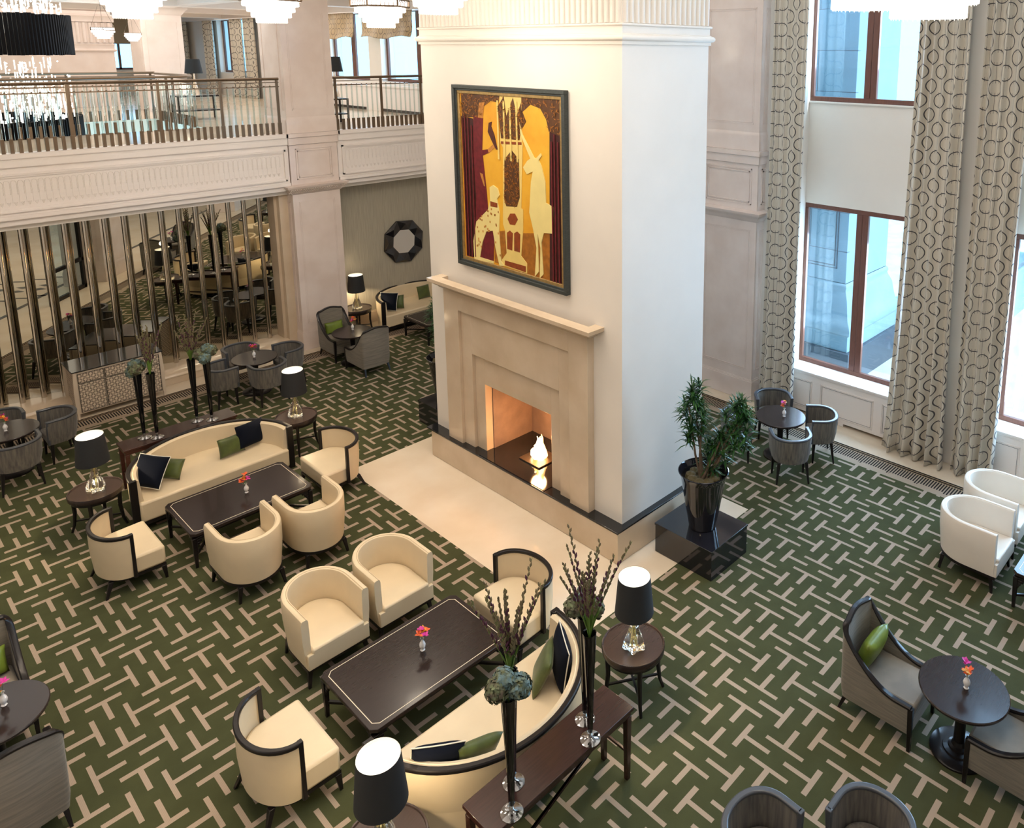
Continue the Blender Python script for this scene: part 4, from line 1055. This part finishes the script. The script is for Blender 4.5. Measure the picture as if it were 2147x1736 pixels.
# vases and flowers
G_ = 'tall black trumpet vases on glass feet'
tv = trumpet_vase()
VV = [(3.225, 4.263, 'h', 'black trumpet vase with blue hydrangeas, front left on the near console'), (3.401, 4.459, 'g', 'black trumpet vase half hidden behind the hydrangea vase on the near console'),
      (4.119, 4.279, 'g', 'black trumpet vase with gladioli, front right on the near console'), (4.231, 4.463, 'h', 'black trumpet vase at the back right of the near console'),
      (3.29, 13.41, 'h', 'black trumpet vase with browned hydrangea, far left on the far console'), (3.43, 13.28, 'g', 'black trumpet vase second from left on the far console'),
      (4.05, 13.42, 'g', 'black trumpet vase third from left on the far console'), (4.23, 13.29, 'h', 'black trumpet vase rightmost on the far console')]
gl = ['tall purple-brown gladiolus stems in the left near vase', 'tall purple-brown gladiolus stems in the right near vase before the chimney corner', 'gladiolus stems in front of the lattice cabinet', 'gladiolus stems right of the lattice cabinet']
hl = ['blue-green hydrangea heads in the front left near vase', 'dark blue hydrangea heads behind the right near gladioli', 'brown-green hydrangea head in front of the cabinet doors', 'pale green hydrangea heads left of the grey barrel chairs']
gi = hi = 0
for i, (x, y, ty, lb) in enumerate(VV):
    if i == 0: place(L(tv, lb, G_), x, y, .78)
    else: dup(tv, lb, x, y, .78, i*.3, G_)
    if ty == 'g':
        b_ = bouquet(11+gi); tag(b_, gl[gi], 'flowers', 'gladiolus bouquets'); place(b_, x, y, 1.855, gi*1.3); gi += 1
        if i > 3: b_.scale = (.92, .92, .85)
    else: b_ = hydrangea(4+hi); tag(b_, hl[hi], 'flowers', 'hydrangea bunches'); place(b_, x, y, 1.87, hi*1.9+(0 if hi else 2.2)); hi += 1
# bistro sets
G_ = 'round pedestal tables'
bt = bistro_table(); TB = [(6.98, 2.01, 'round pedestal table at the lower right between two lounge chairs'), (10.74, 6.43, 'round pedestal table by the big window behind the potted tree'), (5.86, 15.66, 'round pedestal table among four barrel chairs by the mirror wall'), (7.90, 15.60, 'round pedestal table between two lounge chairs by the marble pilaster'), (1.94, 15.45, 'round pedestal table cut by the left edge, near the cabinet'), (.68, 8.64, 'round pedestal table at the lower left edge'), (4.48, 2.05, 'round pedestal table just below the bottom edge')]
for i, (x, y, lb) in enumerate(TB[:6]):
    if i == 0: place(L(bt, lb, G_), x, y)
    else: dup(bt, lb, x, y, 0, 0, G_)
PV = [(6.99, 1.99, .72, 'lower right pedestal table'), (10.76, 6.38, .72, 'pedestal table by the window'), (5.86, 15.67, .72, 'pedestal table by the mirror wall'), (7.96, 15.69, .72, 'pedestal table near the marble pilaster'), (1.92, 15.45, .72, 'pedestal table at the left edge near the cabinet'), (.77, 8.70, .72, 'lower left pedestal table'), (3.89, 6.60, .50, 'near coffee table'), (3.89, 11.12, .50, 'far coffee table')]
for i, (x, y, z, lb) in enumerate(PV):
    v, f_ = posy(i+1); tag(v, 'small white patterned bud vase on the '+lb, 'vase', 'porcelain bud vases'); tag(f_, 'magenta and orange orchid blooms on the '+lb, 'flowers', 'orchid posies')
    place(v, x, y, z); place(f_, x, y, z+.135, i)
G_ = 'grey barrel chairs with charcoal rails'
gt = grey_tub(); first = True
CH = [(10.74-.50, 6.43-.50, -PI/4, 'grey barrel chair at the window table, nearest the camera'), (10.74+.42, 6.43-.50, PI/4-.1, 'grey barrel chair at the window table, right one with blue sheen'), (10.74+.50, 6.43+.48, 3*PI/4, 'grey barrel chair at the window table, beside the left curtain'), (10.74-.50, 6.43+.52, -3*PI/4, 'grey barrel chair at the window table, hidden by the potted tree'),
      (5.23, 15.58, RT, 'grey barrel chair at the mirror-wall table, left front, back to the camera'), (5.86, 15.03, UP, 'grey barrel chair at the mirror-wall table, in front, left of the lamp'), (6.49, 15.62, LF, 'grey barrel chair at the mirror-wall table, right one by the pilaster'), (5.82, 16.29, DN, 'grey barrel chair at the mirror-wall table, the one against the mirror'),
      (2.56, 15.48, LF, 'grey barrel chair at the left edge table, right one beside the cabinet'), (1.93, 14.84, UP, 'grey barrel chair at the left edge table, nearest the camera'), (1.93, 16.07, DN, 'grey barrel chair at the left edge table, nearest the mirror posts'),
      (4.48, 2.70, DN-.05, 'grey barrel chair at the bottom edge, left of the pair'), (5.10, 2.06, LF, 'grey barrel chair at the bottom edge, right of the pair')]
for x, y, rz, lb in CH:
    if first: place(L(gt, lb, G_), x, y, 0, rz); first = False
    else: dup(gt, lb, x, y, 0, rz, G_)
G_ = 'grey ribbed lounge chairs with black arm rails'
wg = wing_chair(); place(L(wg, 'grey lounge chair with green pillow at the lower right', G_), 6.95, 2.76, 0, DN)
for x, y, rz, lb in ((6.98, 1.46, UP, 'grey lounge chair cut by the right edge, seat only visible'), (7.91, 16.22, DN, 'grey lounge chair with green pillow against the marble pilaster'), (7.93, 15.03, UP, 'grey lounge chair with its back to the camera near the pilaster'),
                     (.70, 9.36, DN, 'grey lounge chair with green pillow at the lower left edge'), (.70, 8.03, UP, 'grey lounge chair with its back to the camera in the bottom left corner')): dup(wg, lb, x, y, 0, rz, G_)
# cushions: (w, h, t, material, piping, x, y, z, rx, ry, rz, label)
CU = [('cushion', 'navy velvet cushion with pale piping standing on its corner, left end of the far sofa', .46, .46, .14, 'navy', 'white', 3.06, 12.42, .69, -.30, .55, -.95),
      ('cushion', 'small green cushion leaning beside the navy one, left on the far sofa', .36, .30, .12, 'green', None, 3.33, 12.47, .60, -.35, .5, -.75),
      ('cushion', 'green rectangular cushion right on the far sofa', .40, .30, .12, 'green', None, 4.22, 12.52, .60, -.25, 0, .12),
      ('cushion', 'dark navy rectangular cushion at the right end of the far sofa', .50, .38, .14, 'navy', None, 4.54, 12.58, .66, -.24, 0, .30),
      ('cushion', 'navy velvet cushion with pale piping at the right end of the near sofa', .48, .48, .15, 'navy', 'white', 4.67, 5.27, .67, .10, .1, 1.05),
      ('cushion', 'olive green cushion leaning on the navy one in the near sofa', .42, .42, .12, 'green', None, 4.50, 5.36, .62, .30, .35, .85),
      ('cushion', 'navy cushion with pale piping at the left end of the near sofa', .46, .44, .14, 'navy', 'white', 3.15, 5.22, .65, .25, 0, -.55),
      ('cushion', 'olive green silk cushion at the left back of the near sofa', .42, .36, .13, 'green', None, 3.47, 5.07, .62, .45, 0, -.28),
      ('pillow', 'glossy lime green pillow on the lower right lounge chair', .46, .36, .17, 'greensat', None, 6.96, 2.95, .65, .32, 0, 0),
      ('pillow', 'glossy green pillow on the lounge chair by the pilaster', .42, .26, .14, 'greensat', None, 7.91, 16.44, .61, -.25, 0, 0),
      ('pillow', 'glossy green pillow on the lower left lounge chair', .42, .28, .14, 'greensat', None, .72, 9.58, .62, -.25, 0, 0),
      ('cushion', 'navy cushion with pale piping on the wall sofa', .46, .44, .14, 'navy', 'white', 9.60, 17.02, .67, -.2, .3, -1.0),
      ('cushion', 'green cushion next to the navy one on the wall sofa', .38, .34, .12, 'green', None, 9.79, 16.98, .62, -.3, .2, -.8),
      ('cushion', 'green cushion on the wall sofa just above the leaves', .38, .34, .12, 'green', None, 10.72, 17.22, .62, -.25, 0, .1)]
for nm, lb, a, b_, th, m_, pp, x, y, z, rx, ry, rz in CU:
    o = cushion(nm, lb, a, b_, th, m_, pp, 'cushions on the seats'); o.rotation_mode = 'ZXY'; o.location = (x, y, z); o.rotation_euler = (rx, ry, rz)
# potted trees on black plinths
def plinth(label, x0, x1, y0, y1):
    t = thing('black_plinth', label, 'plinth', 'black glass plinths'); place(t, (x0+x1)/2, (y0+y1)/2)
    a, b = (x1-x0)/2, (y1-y0)/2
    MB().box(-a, a, -b, b, .40, .43).build('top_slab', 'blackgloss', t, bevel=.003); MB().box(-a+.008, a-.008, -b+.008, b-.008, 0, .40).build('body', 'blackgloss', t, bevel=.003); return t
plinth('glossy black square plinth under the big potted tree', 7.34, 8.17, 5.34, 6.32); plinth('glossy black plinth left of the chimney breast, mostly hidden', 7.30, 8.13, 11.24, 12.10)
def potted_tree(label, x, y, z, seed, lean):
    R = random.Random(seed); t = thing('potted_dracaena', label, 'plant', 'potted dracaenas on plinths'); place(t, x, y, z)
    MB().lathe([(.17, 0), (.185, .01), (.245, .35), (.305, .72), (.335, .80), (.345, .815), (.335, .82), (.325, .80), (.29, .68), (.24, .62)], 48).build('pot', 'blackgloss', t)
    so = MB(); so.lathe([(.285, .63), (.24, .69), (.12, .72), (0, .70)], 24, mod=lambda a, z: 1+.03*math.sin(5*a))
    for i in range(9):
        a = 2*PI*i/9; so.lathe([(0, .66), (.085, .69), (.07, .75), (0, .78)], 10, c=(.17*math.cos(a), .17*math.sin(a)), caps=False)
    so.build('moss', 'moss', t)
    tips = []; tk = MB()
    crowns = [(Vector((-.45*lean[0], -.45*lean[1], 0)), 1.25, 2.05, 17, .17), (Vector((1.35*lean[0], 1.35*lean[1], 0)), 1.22, 1.80, 18, .21), (Vector((.5*lean[0], .5*lean[1], 0)), .95, 1.35, 9, .16)]
    for c0_, za_, zb_, n_, rr_ in crowns:
        for i in range(n_):
            a = R.uniform(0, 2*PI); q = rr_*math.sqrt(R.random()); u = (i+.5)/n_; k_ = 1-.55*u**3
            tips.append(c0_+Vector((math.cos(a)*q*k_, math.sin(a)*q*k_, za_+(zb_-za_)*u)))
        for i in range(3):
            a = R.uniform(0, 2*PI); q = R.uniform(.02, .10); p0 = Vector((q*math.cos(a), q*math.sin(a), .66)); p1 = c0_+Vector((R.uniform(-.1, .1), R.uniform(-.1, .1), zb_-.25-R.uniform(0, .2)))
            tk.tube([p0, p0.lerp(p1, .33)+Vector((R.uniform(-.03, .03), R.uniform(-.03, .03), .03)), p0.lerp(p1, .66)+Vector((R.uniform(-.03, .03), R.uniform(-.03, .03), .04)), p1], [.017, .015, .013, .009], 6)
    tk.build('trunk', 'trunk', t)
    tips += [Vector((.05, -.05, .86)), Vector((.12, -.1, .80))]
    lf = MB()
    for tp in tips:
        for i in range(34):
            a = R.uniform(0, 2*PI); el = R.uniform(-.35, 1.25); Ln = R.uniform(.13, .22); d_ = Vector((math.cos(a)*math.cos(el), math.sin(a)*math.cos(el), math.sin(el))); sd = d_.cross(Vector((0, 0, 1)))
            if sd.length < .05: continue
            sd = sd.normalized()*.0125; b0 = tp+Vector((0, 0, R.uniform(-.12, .03))); b1 = b0+d_*Ln*.5+Vector((0, 0, .01)); b2 = b0+d_*Ln-Vector((0, 0, .03)); up_ = Vector((0, 0, -.004))
            lf.add([b0-sd*.4, b0+sd*.4, b1+sd, b1+up_, b1-sd, b2], [(0, 1, 2, 3), (0, 3, 4), (3, 2, 5), (4, 3, 5)])
    lf.build('foliage', 'leaf', t); return t
potted_tree('leafy dracaena tree in a tall glossy black pot, right of the chimney breast', 7.74, 5.80, .43, 4, (.22, -.25))
potted_tree('dracaena tree mostly hidden behind the left edge of the chimney breast', 7.72, 11.78, .43, 9, (.1, .25))
# lattice cabinet
cb = thing('sideboard', 'pale sideboard with interlocking lattice doors and dark stone top before the mirror wall', 'cabinet')
x0, x1, y0, y1 = 3.13, 4.57, 16.80, 17.55
m_ = MB(); m_.box(x0+.03, x1-.03, y0+.012, y1, .10, .915); m_.build('body', 'inlay_wood', cb, bevel=.004)
MB().box(x0-.02, x1+.02, y0-.01, y1, .915, .935).build('stone_top', 'blackstone', cb, bevel=.003)
for sx, x in ((1, x0), (-1, x1)):
    for y in (y0, y1-.05):
        lg = MB(); P = [(0, 0), (.02, .25), (.0, .6), (0, .915)]
        for i in range(8):
            u0, u1 = i/8, (i+1)/8; f0 = lambda u: -.035*math.sin(PI*min(1, u*1.0))+.0
            lg.hexa((x+sx*f0(u0)*.0-.0 if sx < 0 else x+f0(u0)*0, 0, 0, 0), (0, 0, 0, 0), 0, 0) if False else lg.hexa(*( [ (min(x, x+sx*(.03+.02*u_)) - (.018*math.sin(PI*u_) if sx > 0 else 0), max(x, x+sx*(.03+.02*u_)) + (.018*math.sin(PI*u_) if sx < 0 else 0), y, y+.05) for u_ in (u0, u1)]), .915*u0, .915*u1)
        lg.build('leg', 'inlay_wood', cb)
xs = [3.185, 3.61, 4.07, 4.525]
for a, b in zip(xs[:-1], xs[1:]):
    dq = MB().box(a+.012, b-.012, y0+.0, y0+.014, .70, .875).build('drawer', 'lattice', cb); dr_ = MB().box(a+.012, b-.012, y0+.0, y0+.014, .135, .675).build('door', 'lattice', cb)
    for ob, (z0, z1) in ((dq, (.695, .88)), (dr_, (.13, .68))):
        e = MB(); panel_frames(e, 'y', y0+.001, a+.006, b-.006, z0, z1, w=.007, d=.004); e.build('edging', 'ebony', ob)
MB().add([(x0+.028, y0+.07, .14), (x0+.028, y1-.07, .14), (x0+.028, y1-.07, .88), (x0+.028, y0+.07, .88)], [(0, 1, 2, 3)]).build('side_lattice', 'lattice', cb)
MB().add([(x1-.028, y0+.07, .14), (x1-.028, y1-.07, .14), (x1-.028, y1-.07, .88), (x1-.028, y0+.07, .88)], [(0, 1, 2, 3)]).build('side_lattice', 'lattice', cb)
# octagonal faceted mirror
om = thing('octagonal_mirror', 'octagonal mirror with broad faceted black frame on the silvery papered wall', 'mirror')
yw = 17.715; Cx, Cz = 10.505, 1.93
outer = [(Cx+.585*math.cos(PI/8*0+2*PI*i/8+.30), Cz+.585*math.sin(2*PI*i/8+.30)) for i in range(8)]
midp = [(Cx+.47*math.cos(2*PI*(i+.5)/8+.30), Cz+.47*math.sin(2*PI*(i+.5)/8+.30)) for i in range(8)]
inner = [(Cx+.325*math.cos(2*PI*i/8+.30), Cz+.325*math.sin(2*PI*i/8+.30)) for i in range(8)]
vs = [(x, yw, z) for x, z in outer]+[(x, yw-.05, z) for x, z in outer]+[(x, yw-.10, z) for x, z in midp]+[(x, yw-.045, z) for x, z in inner]
fs = [(i, (i+1) % 8, 8+(i+1) % 8, 8+i) for i in range(8)]+[(8+i, 8+(i+1) % 8, 16+i) for i in range(8)]+[(16+i, 8+(i+1) % 8, 24+(i+1) % 8) for i in range(8)]+[(16+i, 24+(i+1) % 8, 24+i) for i in range(8)]+[(8+i, 16+i, 24+i) for i in range(8)]
MB().add(vs, fs).build('faceted_frame', 'blackgloss', om, smooth=False)
MB().add([(x, yw-.046, z) for x, z in inner], [tuple(range(8))]).build('glass', 'silver', om, smooth=False)
# painting
pa = thing('framed_painting', 'large framed painting of a white unicorn, spotted hound and tower on gold, above the fireplace', 'painting')
PXf = X0c; ya, yb, za, zb = 7.548, 10.045, 3.515, 6.295
def pframe(xa, xb, ins0, ins1, m_, nm):
    q = MB(); q.box(xa, xb, ya+ins0, yb-ins0, za+ins0, za+ins1); q.box(xa, xb, ya+ins0, yb-ins0, zb-ins1, zb-ins0); q.box(xa, xb, ya+ins0, ya+ins1, za+ins1, zb-ins1); q.box(xa, xb, yb-ins1, yb-ins0, za+ins1, zb-ins1)
    q.build(nm, m_, pa, bevel=.006)
pframe(PXf-.085, PXf, 0, .055, 'slate', 'outer_frame'); pframe(PXf-.06, PXf, .05, .085, 'slate', 'inner_frame'); pframe(PXf-.045, PXf, .08, .13, 'goldframe', 'gilt_slip')
SH = {
'bg':[(9.884,6.171),(7.664,6.182),(7.685,3.637),(9.875,3.642)],
'ground':[(9.180,4.143),(8.913,4.206),(8.522,4.229),(7.858,4.335),(7.883,3.634),(8.441,3.638),(8.998,3.670),(9.186,3.675)],
'ltree':[(9.906,5.824),(9.604,5.803),(9.566,5.055),(9.661,3.660),(9.871,3.654)],
'lfol':[(9.885,6.165),(8.962,6.170),(8.987,6.066),(9.163,6.086),(9.322,6.003),(9.377,5.856),(9.587,5.824),(9.884,5.806)],
'rfol':[(8.481,6.172),(7.667,6.176),(7.676,5.641),(7.786,5.703),(7.918,5.729),(7.967,5.886),(8.084,6.030),(8.288,6.073),(8.460,5.964),(8.385,5.832),(8.483,5.725)],
'rtree':[(7.904,5.730),(7.675,5.676),(7.691,3.639),(7.949,3.630)],
'robe':[(9.592,5.853),(9.357,5.828),(9.404,5.348),(9.261,5.376),(9.248,5.323),(9.393,5.270),(9.321,4.684),(9.303,4.406),(9.170,4.145),(9.211,3.687),(9.678,3.646),(9.588,4.650),(9.626,5.249)],
'face':[(9.440,6.045),(9.313,6.060),(9.363,5.822),(9.484,5.826)],
'hand':[(9.267,5.376),(9.116,5.470),(9.046,5.456),(9.119,5.402),(9.248,5.319)],
'hand2':[(9.477,5.005),(9.407,4.992),(9.359,4.809),(9.391,4.815)],
'hawk':[(9.225,5.765),(9.153,5.785),(9.169,5.715),(9.101,5.596),(9.037,5.388),(9.068,5.385),(9.167,5.504),(9.254,5.632)],
'tower':[(8.953,6.171),(8.475,6.178),(8.482,5.577),(8.471,5.504),(8.533,4.593),(8.492,4.580),(8.503,4.270),(8.558,3.891),(8.432,3.797),(8.437,3.649),(8.998,3.666),(9.007,3.749),(8.890,3.871),(8.913,4.206),(8.955,4.298),(8.905,5.430),(8.971,5.501)],
'tfol':[(8.882,5.260),(8.712,5.409),(8.556,5.292),(8.556,4.743),(8.626,4.599),(8.866,4.576),(8.908,4.659)],
'tfol2':[(8.999,6.010),(8.857,6.165),(8.810,5.889),(8.653,6.156),(8.576,5.903),(8.484,6.091),(8.466,5.799),(8.532,5.564),(8.944,5.560)],
'win1':[(8.868,4.183),(8.799,4.227),(8.731,4.195),(8.757,3.934),(8.872,3.938)],
'win2':[(8.701,4.200),(8.634,4.240),(8.564,4.206),(8.583,3.936),(8.711,3.938)],
'ring':[(8.844,4.394),(8.780,4.481),(8.674,4.496),(8.609,4.419),(8.681,4.324),(8.792,4.319)],
'plinth':[(8.932,3.753),(8.457,3.753),(8.460,3.664),(8.935,3.682)],
'band':[(8.946,5.518),(8.489,5.540),(8.491,5.503),(8.948,5.480)],
'horn':[(8.522,5.823),(8.465,5.652),(8.222,5.346),(8.301,5.323),(8.505,5.650)],
'uni':[(8.465,5.188),(8.370,5.291),(8.256,5.354),(8.140,5.332),(8.074,5.247),(8.000,5.035),(7.992,4.742),(7.852,4.706),(7.861,4.331),(8.050,4.310),(8.104,4.163),(8.075,3.710),(8.153,3.637),(8.126,4.084),(8.182,4.283),(8.170,3.730),(8.258,3.643),(8.211,4.069),(8.274,4.326),(8.352,4.561),(8.333,4.696),(8.301,5.001),(8.256,5.151),(8.388,5.099)],
'ear':[(8.201,5.329),(8.082,5.423),(8.067,5.390),(8.140,5.310)],
'dog':[(9.242,4.813),(9.161,4.852),(9.054,4.816),(9.019,4.722),(9.077,4.652),(9.025,4.446),(9.053,4.163),(9.020,3.727),(8.942,3.666),(9.061,3.648),(9.144,3.907),(9.195,4.161),(9.356,4.125),(9.464,3.934),(9.536,3.693),(9.198,3.689),(9.200,3.652),(9.678,3.642),(9.690,3.916),(9.595,4.242),(9.300,4.467),(9.236,4.615)],
'collar':[(9.233,4.606),(9.065,4.595),(9.068,4.529),(9.234,4.526)],
}
COLR = dict(ground='p_ground', ltree='p_dark', lfol='p_fol', rfol='p_fol', rtree='p_dark', robe='p_robe', face='p_skin', hand='p_skin', hand2='p_skin', hawk='p_hawk', tower='p_pale', tfol='p_fol', tfol2='p_fol', win1='p_red', win2='p_red', ring='p_red', plinth='p_red', band='p_red', horn='p_cream', uni='p_cream', ear='p_cream', dog='p_cream', collar='p_red')
MB().box(PXf-.022, PXf-.002, ya+.11, yb-.11, za+.11, zb-.11).build('canvas', 'p_bg', pa)
NM = dict(ground='painted_ground', ltree='painted_trees', rtree='painted_trees', lfol='painted_foliage', rfol='painted_foliage', tfol='painted_foliage', tfol2='painted_foliage', robe='painted_robe', face='painted_face', hand='painted_hand', hand2='painted_hand', hawk='painted_hawk', tower='painted_tower', win1='painted_window', win2='painted_window', ring='painted_window', plinth='painted_plinth', band='painted_band', horn='painted_horn', uni='painted_unicorn', ear='painted_ear', dog='painted_hound', collar='painted_collar')
for i, (k_, pts) in enumerate(SH.items()):
    if k_ == 'bg': continue
    xx = PXf-.0225-.0006*i
    mb = MB(); n = len(pts); mb.add([(xx, y, z) for y, z in pts]+[(PXf-.0215, y, z) for y, z in pts], [tuple(range(n))]+[(j, (j+1) % n, n+(j+1) % n, n+j) for j in range(n)])
    mb.build(NM[k_], COLR[k_], pa, smooth=False)
xx = PXf-.0225-.0006*26
R = random.Random(2)
tr_ = MB()
for (yc, z0, z1, w_) in ((9.80, 3.66, 5.85, .012), (9.72, 3.66, 5.8, .010), (9.64, 3.68, 5.7, .010), (9.86, 3.66, 5.8, .008), (7.86, 3.64, 5.6, .012), (7.80, 3.64, 5.7, .010), (7.73, 3.64, 5.6, .012)):
    tr_.box(xx, xx+.004, yc-w_, yc+w_, z0, z1)
tr_.build('painted_trunks', 'p_robe', pa, smooth=False)['kind'] = 'stuff'
sp_ = MB()
for i in range(60):
    y, z = R.uniform(9.0, 9.6), R.uniform(3.75, 4.5)
    q = SH['dog']; ins = False; j = len(q)-1
    for a in range(len(q)):
        if (q[a][1] > z) != (q[j][1] > z) and y < (q[j][0]-q[a][0])*(z-q[a][1])/(q[j][1]-q[a][1])+q[a][0]: ins = not ins
        j = a
    if ins: sp_.prism([(0, 0)], 0, 0) if False else sp_.box(xx, xx+.003, y-.012, y+.012, z-.015, z+.015)
if sp_.v: sp_.build('painted_spots', 'p_skin', pa, smooth=False)['kind'] = 'stuff'
lv = MB()
for i in range(900):
    k_ = R.choice(('lfol', 'rfol', 'tfol', 'tfol2', 'robe')); q = SH[k_]; ys = [p[0] for p in q]; zs_ = [p[1] for p in q]; y, z = R.uniform(min(ys), max(ys)), R.uniform(min(zs_), max(zs_)); ins = False; j = len(q)-1
    for a in range(len(q)):
        if (q[a][1] > z) != (q[j][1] > z) and y < (q[j][0]-q[a][0])*(z-q[a][1])/(q[j][1]-q[a][1])+q[a][0]: ins = not ins
        j = a
    if ins and k_ != 'robe':
        g_ = R.uniform(0, PI); c_, s_ = math.cos(g_)*.03, math.sin(g_)*.03; lv.add([(xx, y-c_, z-s_), (xx, y+s_*.2, z-c_*.2), (xx, y+c_, z+s_), (xx, y-s_*.2, z+c_*.2)], [(0, 1, 2, 3)])
o = lv.build('painted_leaves', 'p_ground', pa, smooth=False); o['kind'] = 'stuff'
tw_ = MB(); y_of = lambda a: 8.78
for (yc, z0, z1) in ((9.0, 5.25, 6.1), (8.86, 5.25, 6.1), (8.72, 5.25, 6.1), (8.58, 5.25, 6.1)): tw_.box(xx, xx+.002, yc-.018, yc+.018, z0, z1)
tw_.build('painted_columns', 'p_pale', pa, smooth=False)
# gallery furniture
def gal_lamp(label, x, y, z, up=.3):
    t = thing('table_lamp', label, 'lamp', 'black-shaded lamps up on the gallery'); place(t, x, y, z)
    MB().lathe([(.21, up+.30), (.16, up+.66)], 32, caps=False).build('shade', 'shade', t); MB().lathe([(.09, 0), (.10, .05), (.03, .2+up*.6), (.02, .35+up)], 16).build('glass_base', 'amber', t); return t
def gal_table(label, x, y, w_, d_, h=.62):
    t = thing('gallery_table', label, 'table', 'black tables up on the gallery'); place(t, x, y, ZG)
    MB().box(-w_, w_, -d_, d_, h-.035, h).build('tabletop', 'ebony', t); MB().box(-w_, w_, -d_, d_, .22, .25).build('shelf', 'ebony', t)
    for sx in (1, -1):
        for sy in (1, -1): MB().box(sx*w_-.02, sx*w_+.02, sy*d_-.02, sy*d_+.02, 0, h).build('leg', 'ebony', t)
    return t
gal_table('black-framed table behind the short gallery railing', 9.05, 18.75, .62, .20)
gal_lamp('black-shaded lamp beside the marble column behind the short railing', 9.42, 18.65, ZG+.62, .36)
gal_table('black table at the far side of the gallery, mostly hidden by the rails', 7.5, 22.3, .5, .25); gal_lamp('black-shaded lamp standing right of the far gallery column', 7.50, 22.3, ZG+.62, .26)
# lobby side seen only in the mirror wall
big_pier('wall_left_lobby_column', -1.5, -.45, 8.9, 9.95, 9.6)
big_pier('wall_left_lobby_column_near', -1.3, -.25, .3, 1.4, 9.6)
dd = MB()
for y in (10.25, 11.55): dd.box(-.88, -.80, y-.05, y+.05, 0, 3.4)
for z in (.05, .85, 3.35): dd.box(-.88, -.80, 10.2, 11.6, z-.05, z+.05)
o = struct(dd.build('door_1', 'ebony')); MB().box(-.845, -.838, 10.3, 11.5, .1, 3.3).build('pane', 'glass', o, smooth=False)
pf = thing('framed_picture', 'dark framed picture low on the lobby wall, seen only in the mirror wall', 'picture')
MB().box(-8.99, -8.95, 1.6, 5.2, .9, 2.9).build('frame', 'ebony', pf, bevel=.01); MB().box(-8.95, -8.94, 1.85, 4.95, 1.1, 2.7).build('mount', 'paint_w', pf); MB().box(-8.94, -8.93, 2.1, 4.7, 1.3, 2.5).build('print', 'navy', pf)
